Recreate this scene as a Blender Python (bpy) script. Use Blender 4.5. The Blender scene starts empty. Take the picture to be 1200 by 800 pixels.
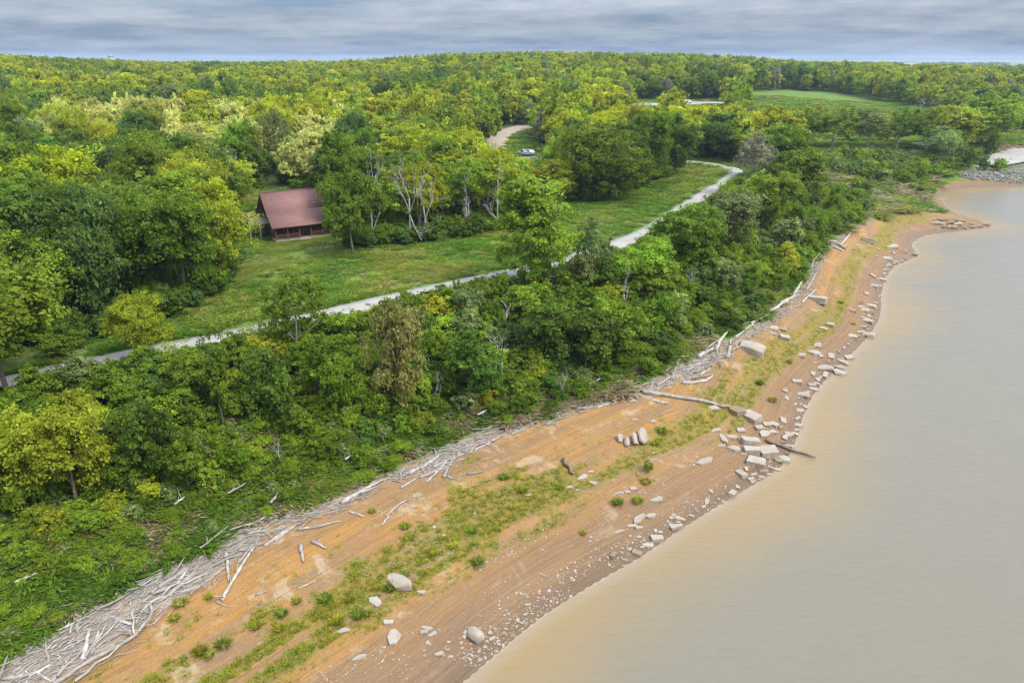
import bpy, bmesh, math, random
import numpy as np
from mathutils import Vector, Matrix

C = bpy.context.scene
COL = C.collection
R = math.radians
rng = np.random.default_rng(11)
random.seed(5)

# ------------------------------------------------------------------ camera, sky, sun, exposure
CAM_H = 38.0
PITCH = math.atan(331 / 800)
cam_d = bpy.data.cameras.new('camera')
cam_d.lens = 24.0; cam_d.sensor_width = 36.0
cam_d.clip_start = 0.5; cam_d.clip_end = 40000.0
cam = bpy.data.objects.new('camera', cam_d); COL.objects.link(cam)
cam.location = (0, 0, CAM_H); cam.rotation_euler = (math.pi / 2 - PITCH, 0, 0)
C.camera = cam

SUN_EL, SUN_AZ = R(52), R(122)          # azimuth clockwise from +Y (north)
wd = bpy.data.worlds.new('World'); C.world = wd; wd.use_nodes = True
nt = wd.node_tree; nt.nodes.clear()
N = lambda t, **k: nt.nodes.new(t)
out = N('ShaderNodeOutputWorld'); mixs = N('ShaderNodeMixShader')
bg_sky = N('ShaderNodeBackground'); bg_cloud = N('ShaderNodeBackground')
sky = N('ShaderNodeTexSky'); sky.sky_type = 'NISHITA'; sky.sun_disc = False
sky.sun_elevation = SUN_EL; sky.sun_rotation = SUN_AZ
nt.links.new(sky.outputs[0], bg_sky.inputs[0]); bg_sky.inputs[1].default_value = 0.10
tc = N('ShaderNodeTexCoord'); sep = N('ShaderNodeSeparateXYZ')
nt.links.new(tc.outputs['Generated'], sep.inputs[0])
def wmath(op, a, b=None, clamp=False):
    m = N('ShaderNodeMath'); m.operation = op; m.use_clamp = clamp
    for i, v in enumerate((a, b)):
        if v is None: continue
        if isinstance(v, (int, float)): m.inputs[i].default_value = v
        else: nt.links.new(v, m.inputs[i])
    return m.outputs[0]
zc = wmath('ADD', wmath('MAXIMUM', sep.outputs[2], 0.0), 0.10)
cmb = N('ShaderNodeCombineXYZ')
nt.links.new(wmath('DIVIDE', sep.outputs[0], zc), cmb.inputs[0])
nt.links.new(wmath('DIVIDE', sep.outputs[1], zc), cmb.inputs[1])
def wnoise(scale, detail, rough, off):
    mp = N('ShaderNodeMapping'); mp.inputs['Location'].default_value = (off, off * .7, 0)
    mp.inputs['Scale'].default_value = (scale * .6, scale * .62, scale)
    nt.links.new(cmb.outputs[0], mp.inputs[0])
    nz = N('ShaderNodeTexNoise'); nz.inputs['Scale'].default_value = 1.0
    nz.inputs['Detail'].default_value = detail; nz.inputs['Roughness'].default_value = rough
    nt.links.new(mp.outputs[0], nz.inputs['Vector']); return nz.outputs[0]
cl1 = wnoise(1.5, 9, 0.66, 3.1); cl2 = wnoise(0.5, 4, 0.55, 9.4)
cl = wmath('ADD', wmath('MULTIPLY', cl1, 0.62), wmath('MULTIPLY', cl2, 0.38))
ramp = N('ShaderNodeValToRGB')
ramp.color_ramp.elements[0].position = 0.40; ramp.color_ramp.elements[0].color = (0.185, 0.275, 0.42, 1)
ramp.color_ramp.elements[1].position = 0.60; ramp.color_ramp.elements[1].color = (0.62, 0.635, 0.69, 1)
nt.links.new(cl, ramp.inputs[0])
hz = N('ShaderNodeValToRGB')           # the cloud deck brightens from the horizon towards the zenith
hz.color_ramp.elements[0].position = 0.0; hz.color_ramp.elements[0].color = (0.19, 0.25, 0.335, 1)
hz.color_ramp.elements[1].position = 1.0; hz.color_ramp.elements[1].color = (2.3, 2.25, 2.15, 1)
e = hz.color_ramp.elements.new(0.05); e.color = (0.275, 0.295, 0.33, 1)
e = hz.color_ramp.elements.new(0.35); e.color = (1.4, 1.38, 1.34, 1)
e = hz.color_ramp.elements.new(0.13); e.color = (0.62, 0.63, 0.65, 1)
nt.links.new(sep.outputs[2], hz.inputs[0])
mm = N('ShaderNodeMix'); mm.data_type = 'RGBA'; mm.blend_type = 'MULTIPLY'; mm.inputs[0].default_value = 1.0
nt.links.new(ramp.outputs[0], mm.inputs[6]); nt.links.new(hz.outputs[0], mm.inputs[7])
nt.links.new(mm.outputs[2], bg_cloud.inputs[0]); bg_cloud.inputs[1].default_value = 1.0
mixs.inputs[0].default_value = 0.88
nt.links.new(bg_sky.outputs[0], mixs.inputs[1]); nt.links.new(bg_cloud.outputs[0], mixs.inputs[2])
nt.links.new(mixs.outputs[0], out.inputs[0])

sd = bpy.data.lights.new('sun', 'SUN'); sd.energy = 1.7; sd.angle = R(14); sd.color = (1.0, 0.94, 0.84)
so = bpy.data.objects.new('sun', sd); COL.objects.link(so)
sv = Vector((math.sin(SUN_AZ) * math.cos(SUN_EL), math.cos(SUN_AZ) * math.cos(SUN_EL), math.sin(SUN_EL)))
so.rotation_euler = sv.to_track_quat('Z', 'Y').to_euler(); so.location = (60, 40, 120)
C.view_settings.view_transform = 'Standard'; C.view_settings.look = 'None'
C.view_settings.exposure = 1.36; C.view_settings.gamma = 1.0
C.view_settings.use_curve_mapping = False
C.render.engine = 'CYCLES'
C.cycles.max_bounces = 6; C.cycles.diffuse_bounces = 5; C.cycles.glossy_bounces = 2
C.cycles.transmission_bounces = 3; C.cycles.volume_bounces = 0; C.cycles.transparent_max_bounces = 4
C.cycles.use_denoising = True
C.cycles.filter_width = 1.3

# ------------------------------------------------------------------ helpers: picking points, noise, geometry of curves
cp, sp = math.cos(PITCH), math.sin(PITCH)
def unproj(u, v, z):
    a = (u - 600) / 800; b = (400 - v) / 800
    t = (CAM_H - z) / (sp - b * cp)
    return np.array([a * t, t * (cp + b * sp)])
def project(x, y, z):
    zz = z - CAM_H
    d = y * cp - zz * sp; up = y * sp + zz * cp
    d = np.where(np.asarray(d) < 1, 1, d)
    return 600 + 800 * x / d, 400 - 800 * up / d
def smooth(t):
    t = np.clip(t, 0, 1); return t * t * (3 - 2 * t)
def sstep(a, b, x): return smooth((x - a) / (b - a))
def _hash(i, j, s):
    n = (i * 374761393 + j * 668265263 + s * 1442695041) & 0x7fffffff
    n = ((n ^ (n >> 13)) * 1274126177) & 0x7fffffff
    return ((n ^ (n >> 16)) & 0xffff) / 65535.0
def vnoise(x, y, s=0):
    xi = np.floor(x).astype(np.int64); yi = np.floor(y).astype(np.int64)
    fx = smooth(x - xi); fy = smooth(y - yi)
    a = _hash(xi, yi, s); b = _hash(xi + 1, yi, s); c = _hash(xi, yi + 1, s); d = _hash(xi + 1, yi + 1, s)
    return (a * (1 - fx) + b * fx) * (1 - fy) + (c * (1 - fx) + d * fx) * fy
def fnoise(x, y, s=0, o=4):
    t = 0; a = 0.5; tot = 0
    for k in range(o):
        t = t + a * vnoise(x * 2 ** k, y * 2 ** k, s + k); tot += a; a *= 0.5
    return t / tot
def spline(pts, n=4):
    P = np.asarray(pts, float); P = np.vstack([2 * P[0] - P[1], P, 2 * P[-1] - P[-2]])
    o = []
    for i in range(1, len(P) - 2):
        for k in range(n):
            t = k / n
            o.append(0.5 * (2 * P[i] + (P[i + 1] - P[i - 1]) * t + (2 * P[i - 1] - 5 * P[i] + 4 * P[i + 1] - P[i + 2]) * t * t
                            + (-P[i - 1] + 3 * P[i] - 3 * P[i + 1] + P[i + 2]) * t ** 3))
    o.append(P[-2]); return np.array(o)
def pdist(X, Y, poly):
    """distance to a polyline and the arc length of the nearest point"""
    A = poly[:-1]; D = poly[1:] - A; L2 = (D ** 2).sum(1) + 1e-12; L = np.sqrt(L2); S0 = np.concatenate([[0], np.cumsum(L)])[:-1]
    dist = np.empty(len(X)); al = np.empty(len(X))
    for i in range(0, len(X), 20000):
        px = X[i:i + 20000, None] - A[None, :, 0]; py = Y[i:i + 20000, None] - A[None, :, 1]
        t = np.clip((px * D[:, 0] + py * D[:, 1]) / L2, 0, 1)
        d2 = (px - t * D[:, 0]) ** 2 + (py - t * D[:, 1]) ** 2
        k = d2.argmin(1); r = np.arange(len(k))
        dist[i:i + 20000] = np.sqrt(d2[r, k]); al[i:i + 20000] = S0[k] + t[r, k] * L[k]
    return dist, al
def inpoly(X, Y, poly):
    X = np.asarray(X, float); Y = np.asarray(Y, float); ins = np.zeros(X.shape, bool); n = len(poly)
    for i in range(n):
        x0, y0 = poly[i]; x1, y1 = poly[(i + 1) % n]
        if y0 == y1: continue
        c = ((y0 > Y) != (y1 > Y)) & (X < (x1 - x0) * (Y - y0) / (y1 - y0) + x0)
        ins ^= c
    return ins

# ------------------------------------------------------------------ the lie of the land
S_PX = [(540, 800), (590, 757), (640, 717), (700, 680), (750, 651), (800, 617), (850, 586), (890, 562), (915, 545), (930, 520), (938, 495),
        (950, 465), (970, 440), (990, 420), (1015, 395), (1030, 370), (1032, 348), (1035, 330), (1047, 312), (1072, 300), (1068, 286),
        (1082, 276), (1110, 272), (1157, 265), (1138, 256), (1116, 248), (1103, 237), (1106, 226), (1125, 221), (1160, 219), (1200, 218)]
D_PX = [(0, 775), (60, 742), (130, 702), (200, 667), (270, 628), (340, 602), (400, 582), (450, 560), (500, 535), (560, 510), (640, 490), (700, 472),
        (760, 452), (800, 425), (860, 397), (900, 372), (935, 345), (955, 310), (975, 285), (1010, 262), (1030, 245), (1052, 228), (1078, 213),
        (1105, 206), (1150, 205), (1200, 203)]
P_PX = [(0, 452), (50, 440), (120, 425), (240, 401), (340, 379), (400, 365), (500, 342), (590, 323), (650, 310), (700, 295), (760, 272), (790, 252), (820, 232),
        (850, 213), (861, 204), (900, 186), (950, 168), (1050, 165), (1120, 160), (1200, 150)]
S0 = np.array([unproj(u, v, 0) for u, v in S_PX]); D0 = np.array([unproj(u, v, 3.2) for u, v in D_PX]); P0 = np.array([unproj(u, v, 8.5) for u, v in P_PX])
SL = np.vstack([[-230, -215], spline(S0, 4), [230, 226], [420, 232], [900, 240]])
DL = np.vstack([[-245, -190], spline(D0, 4), [240, 240], [420, 246], [900, 256]])
PL = np.vstack([[-265, -110], spline(P0, 4), [420, 345], [900, 360]])
W_POLY = np.vstack([SL, [9000, 240], [9000, -9000], [-9000, -9000], [-9000, -8700]])
D_POLY = np.vstack([DL, [14000, 256], [14000, 14000], [-14000, 14000], [-14000, -8700]])
P_POLY = np.vstack([PL, [14000, 360], [14000, 14000], [-14000, 14000], [-14000, -8000]])
AZ_K = np.array([-1.2, -0.62, -0.45, -0.25, -0.1, 0.0, 0.12, 0.25, 0.38, 0.55, 0.8])
AZ_A = np.array([15, 17.0, 11.6, 11.2, 17.0, 19.4, 19.2, 17.0, 12.0, 8.6, 6.5])
PT_L = np.array([unproj(1078, 262, 0), unproj(1120, 263, 0), unproj(1150, 265, 0)])
def fields(X, Y):
    X = np.asarray(X, float); Y = np.asarray(Y, float)
    dS, al = pdist(X, Y, SL); dD, ad = pdist(X, Y, DL); dP, _ = pdist(X, Y, PL)
    wat = inpoly(X, Y, W_POLY); inD = inpoly(X, Y, D_POLY); inP = inpoly(X, Y, P_POLY)
    ds = np.where(wat, -dS, dS); dd = np.where(inD, dD, -dD); dp = np.where(inP, dP, -dP)
    f = dS / (dS + dD + 1e-6)
    beach = (~wat) & (~inD)
    f2 = dD / (dD + np.maximum(dP - 3.0, 0) + 1e-6)
    bump = (fnoise(X / 7, Y / 7, 3) - .5)
    zb = 3.2 * f ** 0.85 + (fnoise(X / 2.6, Y / 2.6, 13, 3) - .5) * .42 * f + bump * 0.8 * f * (1 - f) * 4
    terr = np.tanh(2.5 * np.sin(f * 30 + 4 * fnoise(al / 9, ds / 9, 8))) * 0.07 * sstep(0.05, 0.2, f)
    zb = zb + terr
    dq, _ = pdist(X, Y, PT_L); zb = zb + 1.0 * np.exp(-(dq / 4.0) ** 2) * sstep(.2, 2.2, dS)
    zk = 3.2 + 5.3 * smooth(f2) + bump * 1.0 * f2 * (1 - f2) * 4
    r = np.hypot(X, Y); az = np.arctan2(X, np.maximum(Y, 1e-3))
    amp = np.interp(az, AZ_K, AZ_A)
    rise = amp * (sstep(150, 640, r) - 0.75 * sstep(720, 1300, r))
    und = (fnoise(X / 70, Y / 70, 21, 2) - .5) * 3.0 * sstep(5, 60, dP) * sstep(130, 260, r)
    zi = 8.5 + rise * sstep(0, 40, dP) + und
    z = np.where(wat, -np.minimum(2.5, 0.11 * dS), np.where(beach, zb, np.where(inP, zi, zk)))
    frac = np.where(wat, 0, np.where(beach, f, 1 + f2 * (~inP) + inP))
    return dict(z=z, ds=ds, al=al, dd=dd, ad=ad, dp=dp, frac=frac, wat=wat, inD=inD, inP=inP, r=r)
def height(x, y): return float(fields(np.array([x]), np.array([y]))['z'][0])
def heights(X, Y): return fields(X, Y)['z']
_t = 20 * 1.0062 ** np.arange(620)
def hit(u, v):
    """where the line of sight through a picture point meets the ground"""
    a = (u - 600) / 800; b = (400 - v) / 800
    dx, dy, dz = a, cp + b * sp, -sp + b * cp
    z = CAM_H + dz * _t; g = heights(dx * _t, dy * _t); g = np.maximum(g, 0)
    k = np.where(z <= g)[0]
    if len(k) == 0: t = _t[-1]
    elif k[0] == 0: t = _t[0]
    else:
        i = k[0]; h0 = z[i - 1] - g[i - 1]; h1 = z[i] - g[i]; t = _t[i - 1] + (_t[i] - _t[i - 1]) * h0 / (h0 - h1)
    return np.array([dx * t, dy * t, max(0.0, height(dx * t, dy * t))])
def pxm(p):
    """metres that one picture pixel covers at a point"""
    return (p[1] * cp - (p[2] - CAM_H) * sp) / 800

# areas, as the photograph shows them on the ground (picture points of the ground itself)
FOREST = [(-500, 470), (-200, 470), (0, 436), (60, 422), (100, 398), (150, 384), (200, 368), (245, 352), (262, 325), (276, 296), (286, 262), (300, 236),
          (330, 222), (392, 222), (402, 262), (404, 288), (440, 285), (480, 283), (540, 275), (575, 268), (600, 258), (640, 246), (664, 234), (700, 230),
          (745, 222), (775, 212), (800, 199), (824, 186), (846, 184), (858, 190), (872, 196), (905, 190), (930, 178), (952, 167), (1050, 168), (1120, 178),
          (1145, 172), (1175, 158), (1210, 150), (1700, 150), (1700, 60), (-500, 60)]
HOLES = [[(568, 192), (570, 165), (583, 153), (610, 145), (622, 148), (642, 184), (634, 198), (600, 200)],
         [(734, 117), (852, 117), (856, 146), (800, 152), (734, 150)],
         [(868, 109), (918, 106), (979, 109), (1019, 117), (1090, 128), (1116, 142), (1090, 166), (950, 164), (880, 150), (858, 132)],
         [(262, 330), (270, 240), (292, 226), (300, 222), (310, 232), (400, 236), (404, 300)]]
def in_forest(u, v):
    m = inpoly(u, v, FOREST)
    for h in HOLES: m &= ~inpoly(u, v, h)
    return m

# ------------------------------------------------------------------ helpers: meshes and objects
def np_mesh(name, V, F, mats=(), smooth_=False, attrs=None, uv=None, mat_idx=None):
    """one mesh from arrays; every face has the same number of corners"""
    me = bpy.data.meshes.new(name)
    V = np.asarray(V, np.float32); F = np.asarray(F, np.int32); n = F.shape[1]
    me.vertices.add(len(V)); me.vertices.foreach_set('co', V.ravel())
    me.loops.add(F.size); me.loops.foreach_set('vertex_index', F.ravel())
    me.polygons.add(len(F)); me.polygons.foreach_set('loop_start', np.arange(0, F.size, n, dtype=np.int32))
    if smooth_: me.polygons.foreach_set('use_smooth', np.ones(len(F), bool))
    if mat_idx is not None: me.polygons.foreach_set('material_index', np.asarray(mat_idx, np.int32))
    for k, (dom, arr) in (attrs or {}).items():
        a = me.attributes.new(k, 'FLOAT', dom); a.data.foreach_set('value', np.asarray(arr, np.float32))
    if uv is not None:
        l = me.uv_layers.new(name='UVMap'); l.data.foreach_set('uv', np.asarray(uv, np.float32)[F.ravel()].ravel())
    for m in mats: me.materials.append(m)
    me.update(calc_edges=True); me.validate()
    return me
def link(name, me, parent=None, loc=(0, 0, 0), color=None):
    o = bpy.data.objects.new(name, me); COL.objects.link(o); o.location = loc
    if parent: o.parent = parent
    if color is not None: o.color = (*color, 1)
    return o
def empty(name, loc, rz=0, scale=(1, 1, 1)):
    o = bpy.data.objects.new(name, None); COL.objects.link(o); o.empty_display_size = 0.3
    o.location = loc; o.rotation_euler = (0, 0, rz); o.scale = scale; return o
def tag(o, label=None, cat=None, group=None, kind=None):
    if label: o['label'] = label
    if cat: o['category'] = cat
    if group: o['group'] = group
    if kind: o['kind'] = kind
    return o
class MB:
    """collects boxes, bars and tubes and links them as one mesh"""
    def __init__(s): s.b = bmesh.new()
    def box(s, x0, x1, y0, y1, z0, z1, bev=0):
        vs = [s.b.verts.new((x, y, z)) for z in (z0, z1) for x, y in ((x0, y0), (x1, y0), (x1, y1), (x0, y1))]
        fs = [s.b.faces.new([vs[i] for i in q]) for q in ((3, 2, 1, 0), (4, 5, 6, 7), (0, 1, 5, 4), (1, 2, 6, 5), (2, 3, 7, 6), (3, 0, 4, 7))]
        return s
    def prism(s, prof, x0, x1):
        """a profile in (y, z) pushed along x"""
        a = [s.b.verts.new((x0, y, z)) for y, z in prof]; b = [s.b.verts.new((x1, y, z)) for y, z in prof]
        n = len(prof); s.b.faces.new(a[::-1]); s.b.faces.new(b)
        for i in range(n): s.b.faces.new((a[i], a[(i + 1) % n], b[(i + 1) % n], b[i]))
        return s
    def tube(s, pts, rad, n=6):
        rings = []; pts = [Vector(p) for p in pts]
        for i, p in enumerate(pts):
            d = (pts[min(i + 1, len(pts) - 1)] - pts[max(i - 1, 0)]).normalized()
            u = d.orthogonal().normalized() if not rings else None
            if u is None:
                u = (lastu - d * lastu.dot(d)); u = u.normalized() if u.length > 1e-4 else d.orthogonal().normalized()
            lastu = u; w = d.cross(u); r = rad[i] if hasattr(rad, '__len__') else rad
            rings.append([s.b.verts.new(p + (u * math.cos(2 * math.pi * k / n) + w * math.sin(2 * math.pi * k / n)) * r) for k in range(n)])
        for a, b in zip(rings[:-1], rings[1:]):
            for k in range(n): s.b.faces.new((a[k], a[(k + 1) % n], b[(k + 1) % n], b[k]))
        s.b.faces.new(rings[0][::-1]); s.b.faces.new(rings[-1]); return s
    def mesh(s, name, mat, sm=False):
        bmesh.ops.recalc_face_normals(s.b, faces=s.b.faces[:])
        me = bpy.data.meshes.new(name); s.b.to_mesh(me); s.b.free()
        if mat: me.materials.append(mat)
        if sm:
            for p in me.polygons: p.use_smooth = True
        return me
    def build(s, name, mat, parent=None, sm=False, bevel=0):
        if bevel: bmesh.ops.bevel(s.b, geom=s.b.edges[:], offset=bevel, segments=2, affect='EDGES', profile=.5)
        return link(name, s.mesh(name, mat, sm), parent)

# ------------------------------------------------------------------ materials
class MT:
    def __init__(s, name):
        s.m = bpy.data.materials.new(name); s.m.use_nodes = True; s.t = s.m.node_tree
        s.bs = s.t.nodes['Principled BSDF']; s.out = s.t.nodes['Material Output']
        s.bs.inputs['Specular IOR Level'].default_value = 0.25
    def n(s, t): return s.t.nodes.new(t)
    def l(s, a, b): s.t.links.new(a, b)
    def set(s, sock, v):
        if isinstance(v, bpy.types.NodeSocket): s.l(v, sock)
        else: sock.default_value = (*v, 1) if isinstance(v, tuple) and len(v) == 3 and sock.type == 'RGBA' else v
    def math(s, op, a, b=0.0, clamp=False):
        m = s.n('ShaderNodeMath'); m.operation = op; m.use_clamp = clamp; s.set(m.inputs[0], a); s.set(m.inputs[1], b); return m.outputs[0]
    def mix(s, f, a, b, mode='MIX'):
        m = s.n('ShaderNodeMix'); m.data_type = 'RGBA'; m.blend_type = mode; s.set(m.inputs[0], f); s.set(m.inputs[6], a); s.set(m.inputs[7], b); return m.outputs[2]
    def attr(s, name):
        a = s.n('ShaderNodeAttribute'); a.attribute_name = name; return a.outputs['Fac']
    def coord(s, kind='Object', scale=(1, 1, 1)):
        if kind == 'World': c = s.n('ShaderNodeNewGeometry').outputs['Position']
        else: c = s.n('ShaderNodeTexCoord').outputs[kind]
        mp = s.n('ShaderNodeMapping'); mp.inputs['Scale'].default_value = scale; s.l(c, mp.inputs[0]); return mp.outputs[0]
    def noise(s, vec, scale, detail=4, rough=.55, dist=0):
        z = s.n('ShaderNodeTexNoise'); z.inputs['Scale'].default_value = scale; z.inputs['Detail'].default_value = detail
        z.inputs['Roughness'].default_value = rough; z.inputs['Distortion'].default_value = dist; s.l(vec, z.inputs['Vector']); return z.outputs[0]
    def step(s, v, a, b):
        m = s.n('ShaderNodeMapRange'); m.interpolation_type = 'SMOOTHSTEP'; s.set(m.inputs[0], v)
        m.inputs[1].default_value = a; m.inputs[2].default_value = b; return m.outputs[0]
    def bump(s, h, strength, dist):
        b = s.n('ShaderNodeBump'); b.inputs['Strength'].default_value = strength; b.inputs['Distance'].default_value = dist
        s.l(h, b.inputs['Height']); s.l(b.outputs[0], s.bs.inputs['Normal'])
    def base(s, c): s.set(s.bs.inputs['Base Color'], c); return s
    def rough(s, r): s.set(s.bs.inputs['Roughness'], r); return s

def plain(name, col, rough=.7, vary=.25, scale=3.0, metal=0, bump=0, stretch=(1, 1, 1), each=0):
    t = MT(name); col = tuple(.82 * k for k in col); c = t.coord('Object', stretch); z = t.noise(c, scale, 5)
    cc = t.mix(t.step(z, .3, .7), tuple(k * (1 - vary) for k in col), tuple(min(1, k * (1 + vary)) for k in col))
    if each: cc = t.mix(t.math('MULTIPLY', t.n('ShaderNodeObjectInfo').outputs['Random'], each), cc, (.17, .145, .12))
    t.base(cc); t.rough(rough)
    t.bs.inputs['Metallic'].default_value = metal
    if bump: t.bump(z, .6, bump)
    return t.m

def leaf_mat(name, trans=.5, color=None):
    t = MT(name); oi = t.n('ShaderNodeObjectInfo'); tint = t.attr('tint')
    f = t.math('ADD', 1.0, t.math('MULTIPLY', tint, 1.6))
    cc = t.n('ShaderNodeVectorMath'); cc.operation = 'SCALE'; t.l(f, cc.inputs['Scale'])
    if color is None: t.l(oi.outputs['Color'], cc.inputs[0])
    else: cc.inputs[0].default_value = color
    h = t.n('ShaderNodeHueSaturation')
    t.set(h.inputs['Hue'], t.math('ADD', 0.493, t.math('MULTIPLY', oi.outputs['Random'], 0.016)))
    t.set(h.inputs['Value'], t.math('ADD', 0.86, t.math('MULTIPLY', oi.outputs['Random'], 0.28)))
    t.l(cc.outputs[0], h.inputs['Color'])
    t.base(h.outputs[0]); t.rough(.6); t.bs.inputs['Specular IOR Level'].default_value = .12
    tr = t.n('ShaderNodeBsdfTranslucent'); t.l(h.outputs[0], tr.inputs[0])
    ms = t.n('ShaderNodeMixShader'); ms.inputs[0].default_value = trans
    t.l(t.bs.outputs[0], ms.inputs[1]); t.l(tr.outputs[0], ms.inputs[2]); t.l(ms.outputs[0], t.out.inputs[0])
    return t.m
M = {}
M['leaf'] = leaf_mat('foliage_leaf')
M['bark'] = plain('bark', (.20, .16, .125), .9, .35, 4, bump=.03, stretch=(1, 1, .25))
M['pale_bark'] = plain('pale_dead_wood', (.36, .33, .29), .85, .25, 4, bump=.02, stretch=(1, 1, .3))
M['drift'] = plain('weathered_driftwood', (.44, .405, .365), .85, .38, 2.2, bump=.02, each=.75)
M['dark_drift'] = plain('wet_brown_log', (.19, .14, .10), .7, .3, 3, bump=.03)
M['concrete'] = plain('pale_concrete', (.345, .325, .30), .85, .10, .5)
M['gravel'] = plain('tan_gravel', (.36, .30, .23), .95, .15, .6)
def rock_mat(name, a, b, c):
    t = MT(name); co = t.coord('Object'); oi = t.n('ShaderNodeObjectInfo')
    n1 = t.noise(co, 2.0, 6, .65); n2 = t.noise(co, 9, 4); st = t.noise(t.coord('Object', (.5, .5, 7)), 2.4, 3)
    k = t.mix(t.step(n1, .35, .65), a, b); k = t.mix(t.step(t.math('ADD', t.math('MULTIPLY', st, .6), t.math('MULTIPLY', n2, .4)), .5, .7), k, c)
    k = t.mix(t.math('MULTIPLY', oi.outputs['Random'], .35), k, c)
    k = t.mix(t.math('MULTIPLY', t.step(t.noise(co, 1.3, 5, .7), .50, .68), .65), k, (.34, .22, .11))
    k = t.mix(1.0, k, (.84, .84, .84), 'MULTIPLY')
    t.base(k); t.rough(.9); t.bump(t.math('ADD', n2, st), .5, .05); return t.m
M['rock'] = rock_mat('limestone', (.40, .355, .30), (.33, .29, .235), (.26, .21, .155))
M['brown_rock'] = rock_mat('clay_stained_limestone', (.29, .22, .145), (.24, .18, .12), (.17, .12, .08))
M['riprap'] = rock_mat('grey_riprap', (.29, .28, .27), (.23, .22, .215), (.17, .16, .155))

def ground_mat():
    t = MT('ground_soil_and_grass'); w = t.coord('World'); uv = t.coord('UV')
    shore = t.attr('shore'); frac = t.attr('frac'); weed = t.attr('weed'); dirt = t.attr('dirt'); forest = t.attr('floor'); lawn = t.attr('lawn'); far = t.attr('far')
    n_a = t.noise(w, .16, 5, .6); n_b = t.noise(w, .9, 6, .65); n_c = t.noise(w, 4.5, 5, .7)
    st = t.noise(t.coord('UV', (.05, .75, 1)), 1.0, 6, .6, .4)          # old waterlines run along the shore
    st2 = t.noise(t.coord('UV', (.12, 2.6, 1)), 1.0, 4, .6, .3)
    n_d = t.noise(t.coord('UV', (.025, .16, 1)), 1.0, 4, .6, .8)
    orange, brown, pale, dark = (.37, .195, .055), (.26, .155, .075), (.42, .33, .21), (.17, .11, .068)
    b = t.mix(t.step(st, .40, .60), orange, brown)
    b = t.mix(t.math('MULTIPLY', t.step(n_a, .52, .68), .6), b, (.385, .225, .066))
    b = t.mix(t.math('MULTIPLY', t.step(n_d, .53, .66), .65), b, (.25, .165, .10))
    b = t.mix(t.math('MULTIPLY', t.step(n_b, .54, .72), .55), b, pale)
    b = t.mix(t.math('MULTIPLY', t.step(st2, .53, .68), .6), b, (.26, .21, .16))
    b = t.mix(t.math('MULTIPLY', t.step(n_c, .53, .75), .45), b, dark)
    st3 = t.noise(t.coord('UV', (.035, 4.5, 1)), 1.0, 5, .65, .5); n_f = t.noise(w, 14, 4, .7)
    b = t.mix(t.math('MULTIPLY', t.step(t.noise(w, .30, 6, .62, .6), .575, .66), .75), b, (.43, .345, .235))
    b = t.mix(t.math('MULTIPLY', t.step(t.noise(t.coord('World', (1, 1, 2)), .22, 5, .65, 1.2), .57, .66), .6), b, (.215, .125, .06))
    b = t.mix(t.math('MULTIPLY', t.step(st3, .57, .66), .45), b, (.185, .115, .062))
    b = t.mix(t.math('MULTIPLY', t.step(n_f, .54, .66), .4), b, (.46, .38, .28))
    b = t.mix(t.math('MULTIPLY', t.step(n_f, .46, .36), .35), b, (.20, .12, .06))
    near = t.math('SUBTRACT', 1.0, t.step(t.math('ADD', shore, t.math('MULTIPLY', t.math('SUBTRACT', st, .5), 9.0)), 2.2, 8.0))
    b = t.mix(t.math('MULTIPLY', near, .78), b, t.mix(t.step(st2, .4, .6), (.24, .16, .10), (.19, .125, .082)))
    wet = t.math('SUBTRACT', 1.0, t.step(shore, .5, 2.2))
    b = t.mix(t.math('MULTIPLY', wet, .6), b, (.14, .10, .068))
    dl = t.step(t.math('ADD', t.attr('litter'), t.math('MULTIPLY', t.math('SUBTRACT', n_b, .5), .9)), .35, .65)
    b = t.mix(t.math('MULTIPLY', dl, .7), b, t.mix(t.step(n_f, .4, .6), (.27, .235, .20), (.47, .43, .385)))
    wn = t.step(t.math('ADD', weed, t.math('MULTIPLY', t.math('SUBTRACT', n_c, .5), 1.1)), .30, .80)
    b = t.mix(t.math('MULTIPLY', wn, .62), b, t.mix(t.step(n_b, .35, .65), (.23, .19, .03), (.15, .165, .022)))
    g = t.mix(t.step(n_b, .35, .68), (.07, .15, .016), (.12, .205, .024))
    g = t.mix(t.math('MULTIPLY', t.step(n_a, .55, .72), .4), g, (.20, .20, .05))
    g = t.mix(t.math('MULTIPLY', t.step(n_c, .6, .8), .5), g, (.045, .085, .015))
    n_e = t.noise(w, .05, 6, .7)
    g = t.mix(t.math('MULTIPLY', t.step(n_e, .42, .62), .4), g, (.15, .20, .03))
    straw = t.math('MULTIPLY', t.step(t.noise(w, .45, 4, .6), .58, .70), t.math('SUBTRACT', 1.0, t.step(frac, 1.6, 1.95)))
    g = t.mix(t.math('MULTIPLY', straw, .75), g, (.27, .21, .12))
    g = t.mix(t.math('MULTIPLY', lawn, .7), g, t.mix(n_c, (.10, .175, .022), (.145, .215, .036)))
    fl = t.mix(t.step(n_b, .4, .6), (.06, .09, .02), (.095, .135, .026))
    g = t.mix(forest, g, fl)
    fa = t.mix(t.step(t.noise(t.coord('World', (.004, .0012, 1)), 1.0, 2), .42, .6), (.10, .14, .04), (.21, .19, .10))
    g = t.mix(far, g, fa)
    g = t.mix(dirt, g, t.mix(n_c, (.30, .25, .19), (.37, .32, .25)))
    edge = t.step(t.math('ADD', frac, t.math('MULTIPLY', t.math('SUBTRACT', n_b, .5), .16)), .985, 1.03)
    t.base(t.mix(edge, t.mix(1.0, b, (.98, .94, .86), 'MULTIPLY'), g)); t.rough(t.math('SUBTRACT', .95, t.math('MULTIPLY', wet, .45)))
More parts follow.
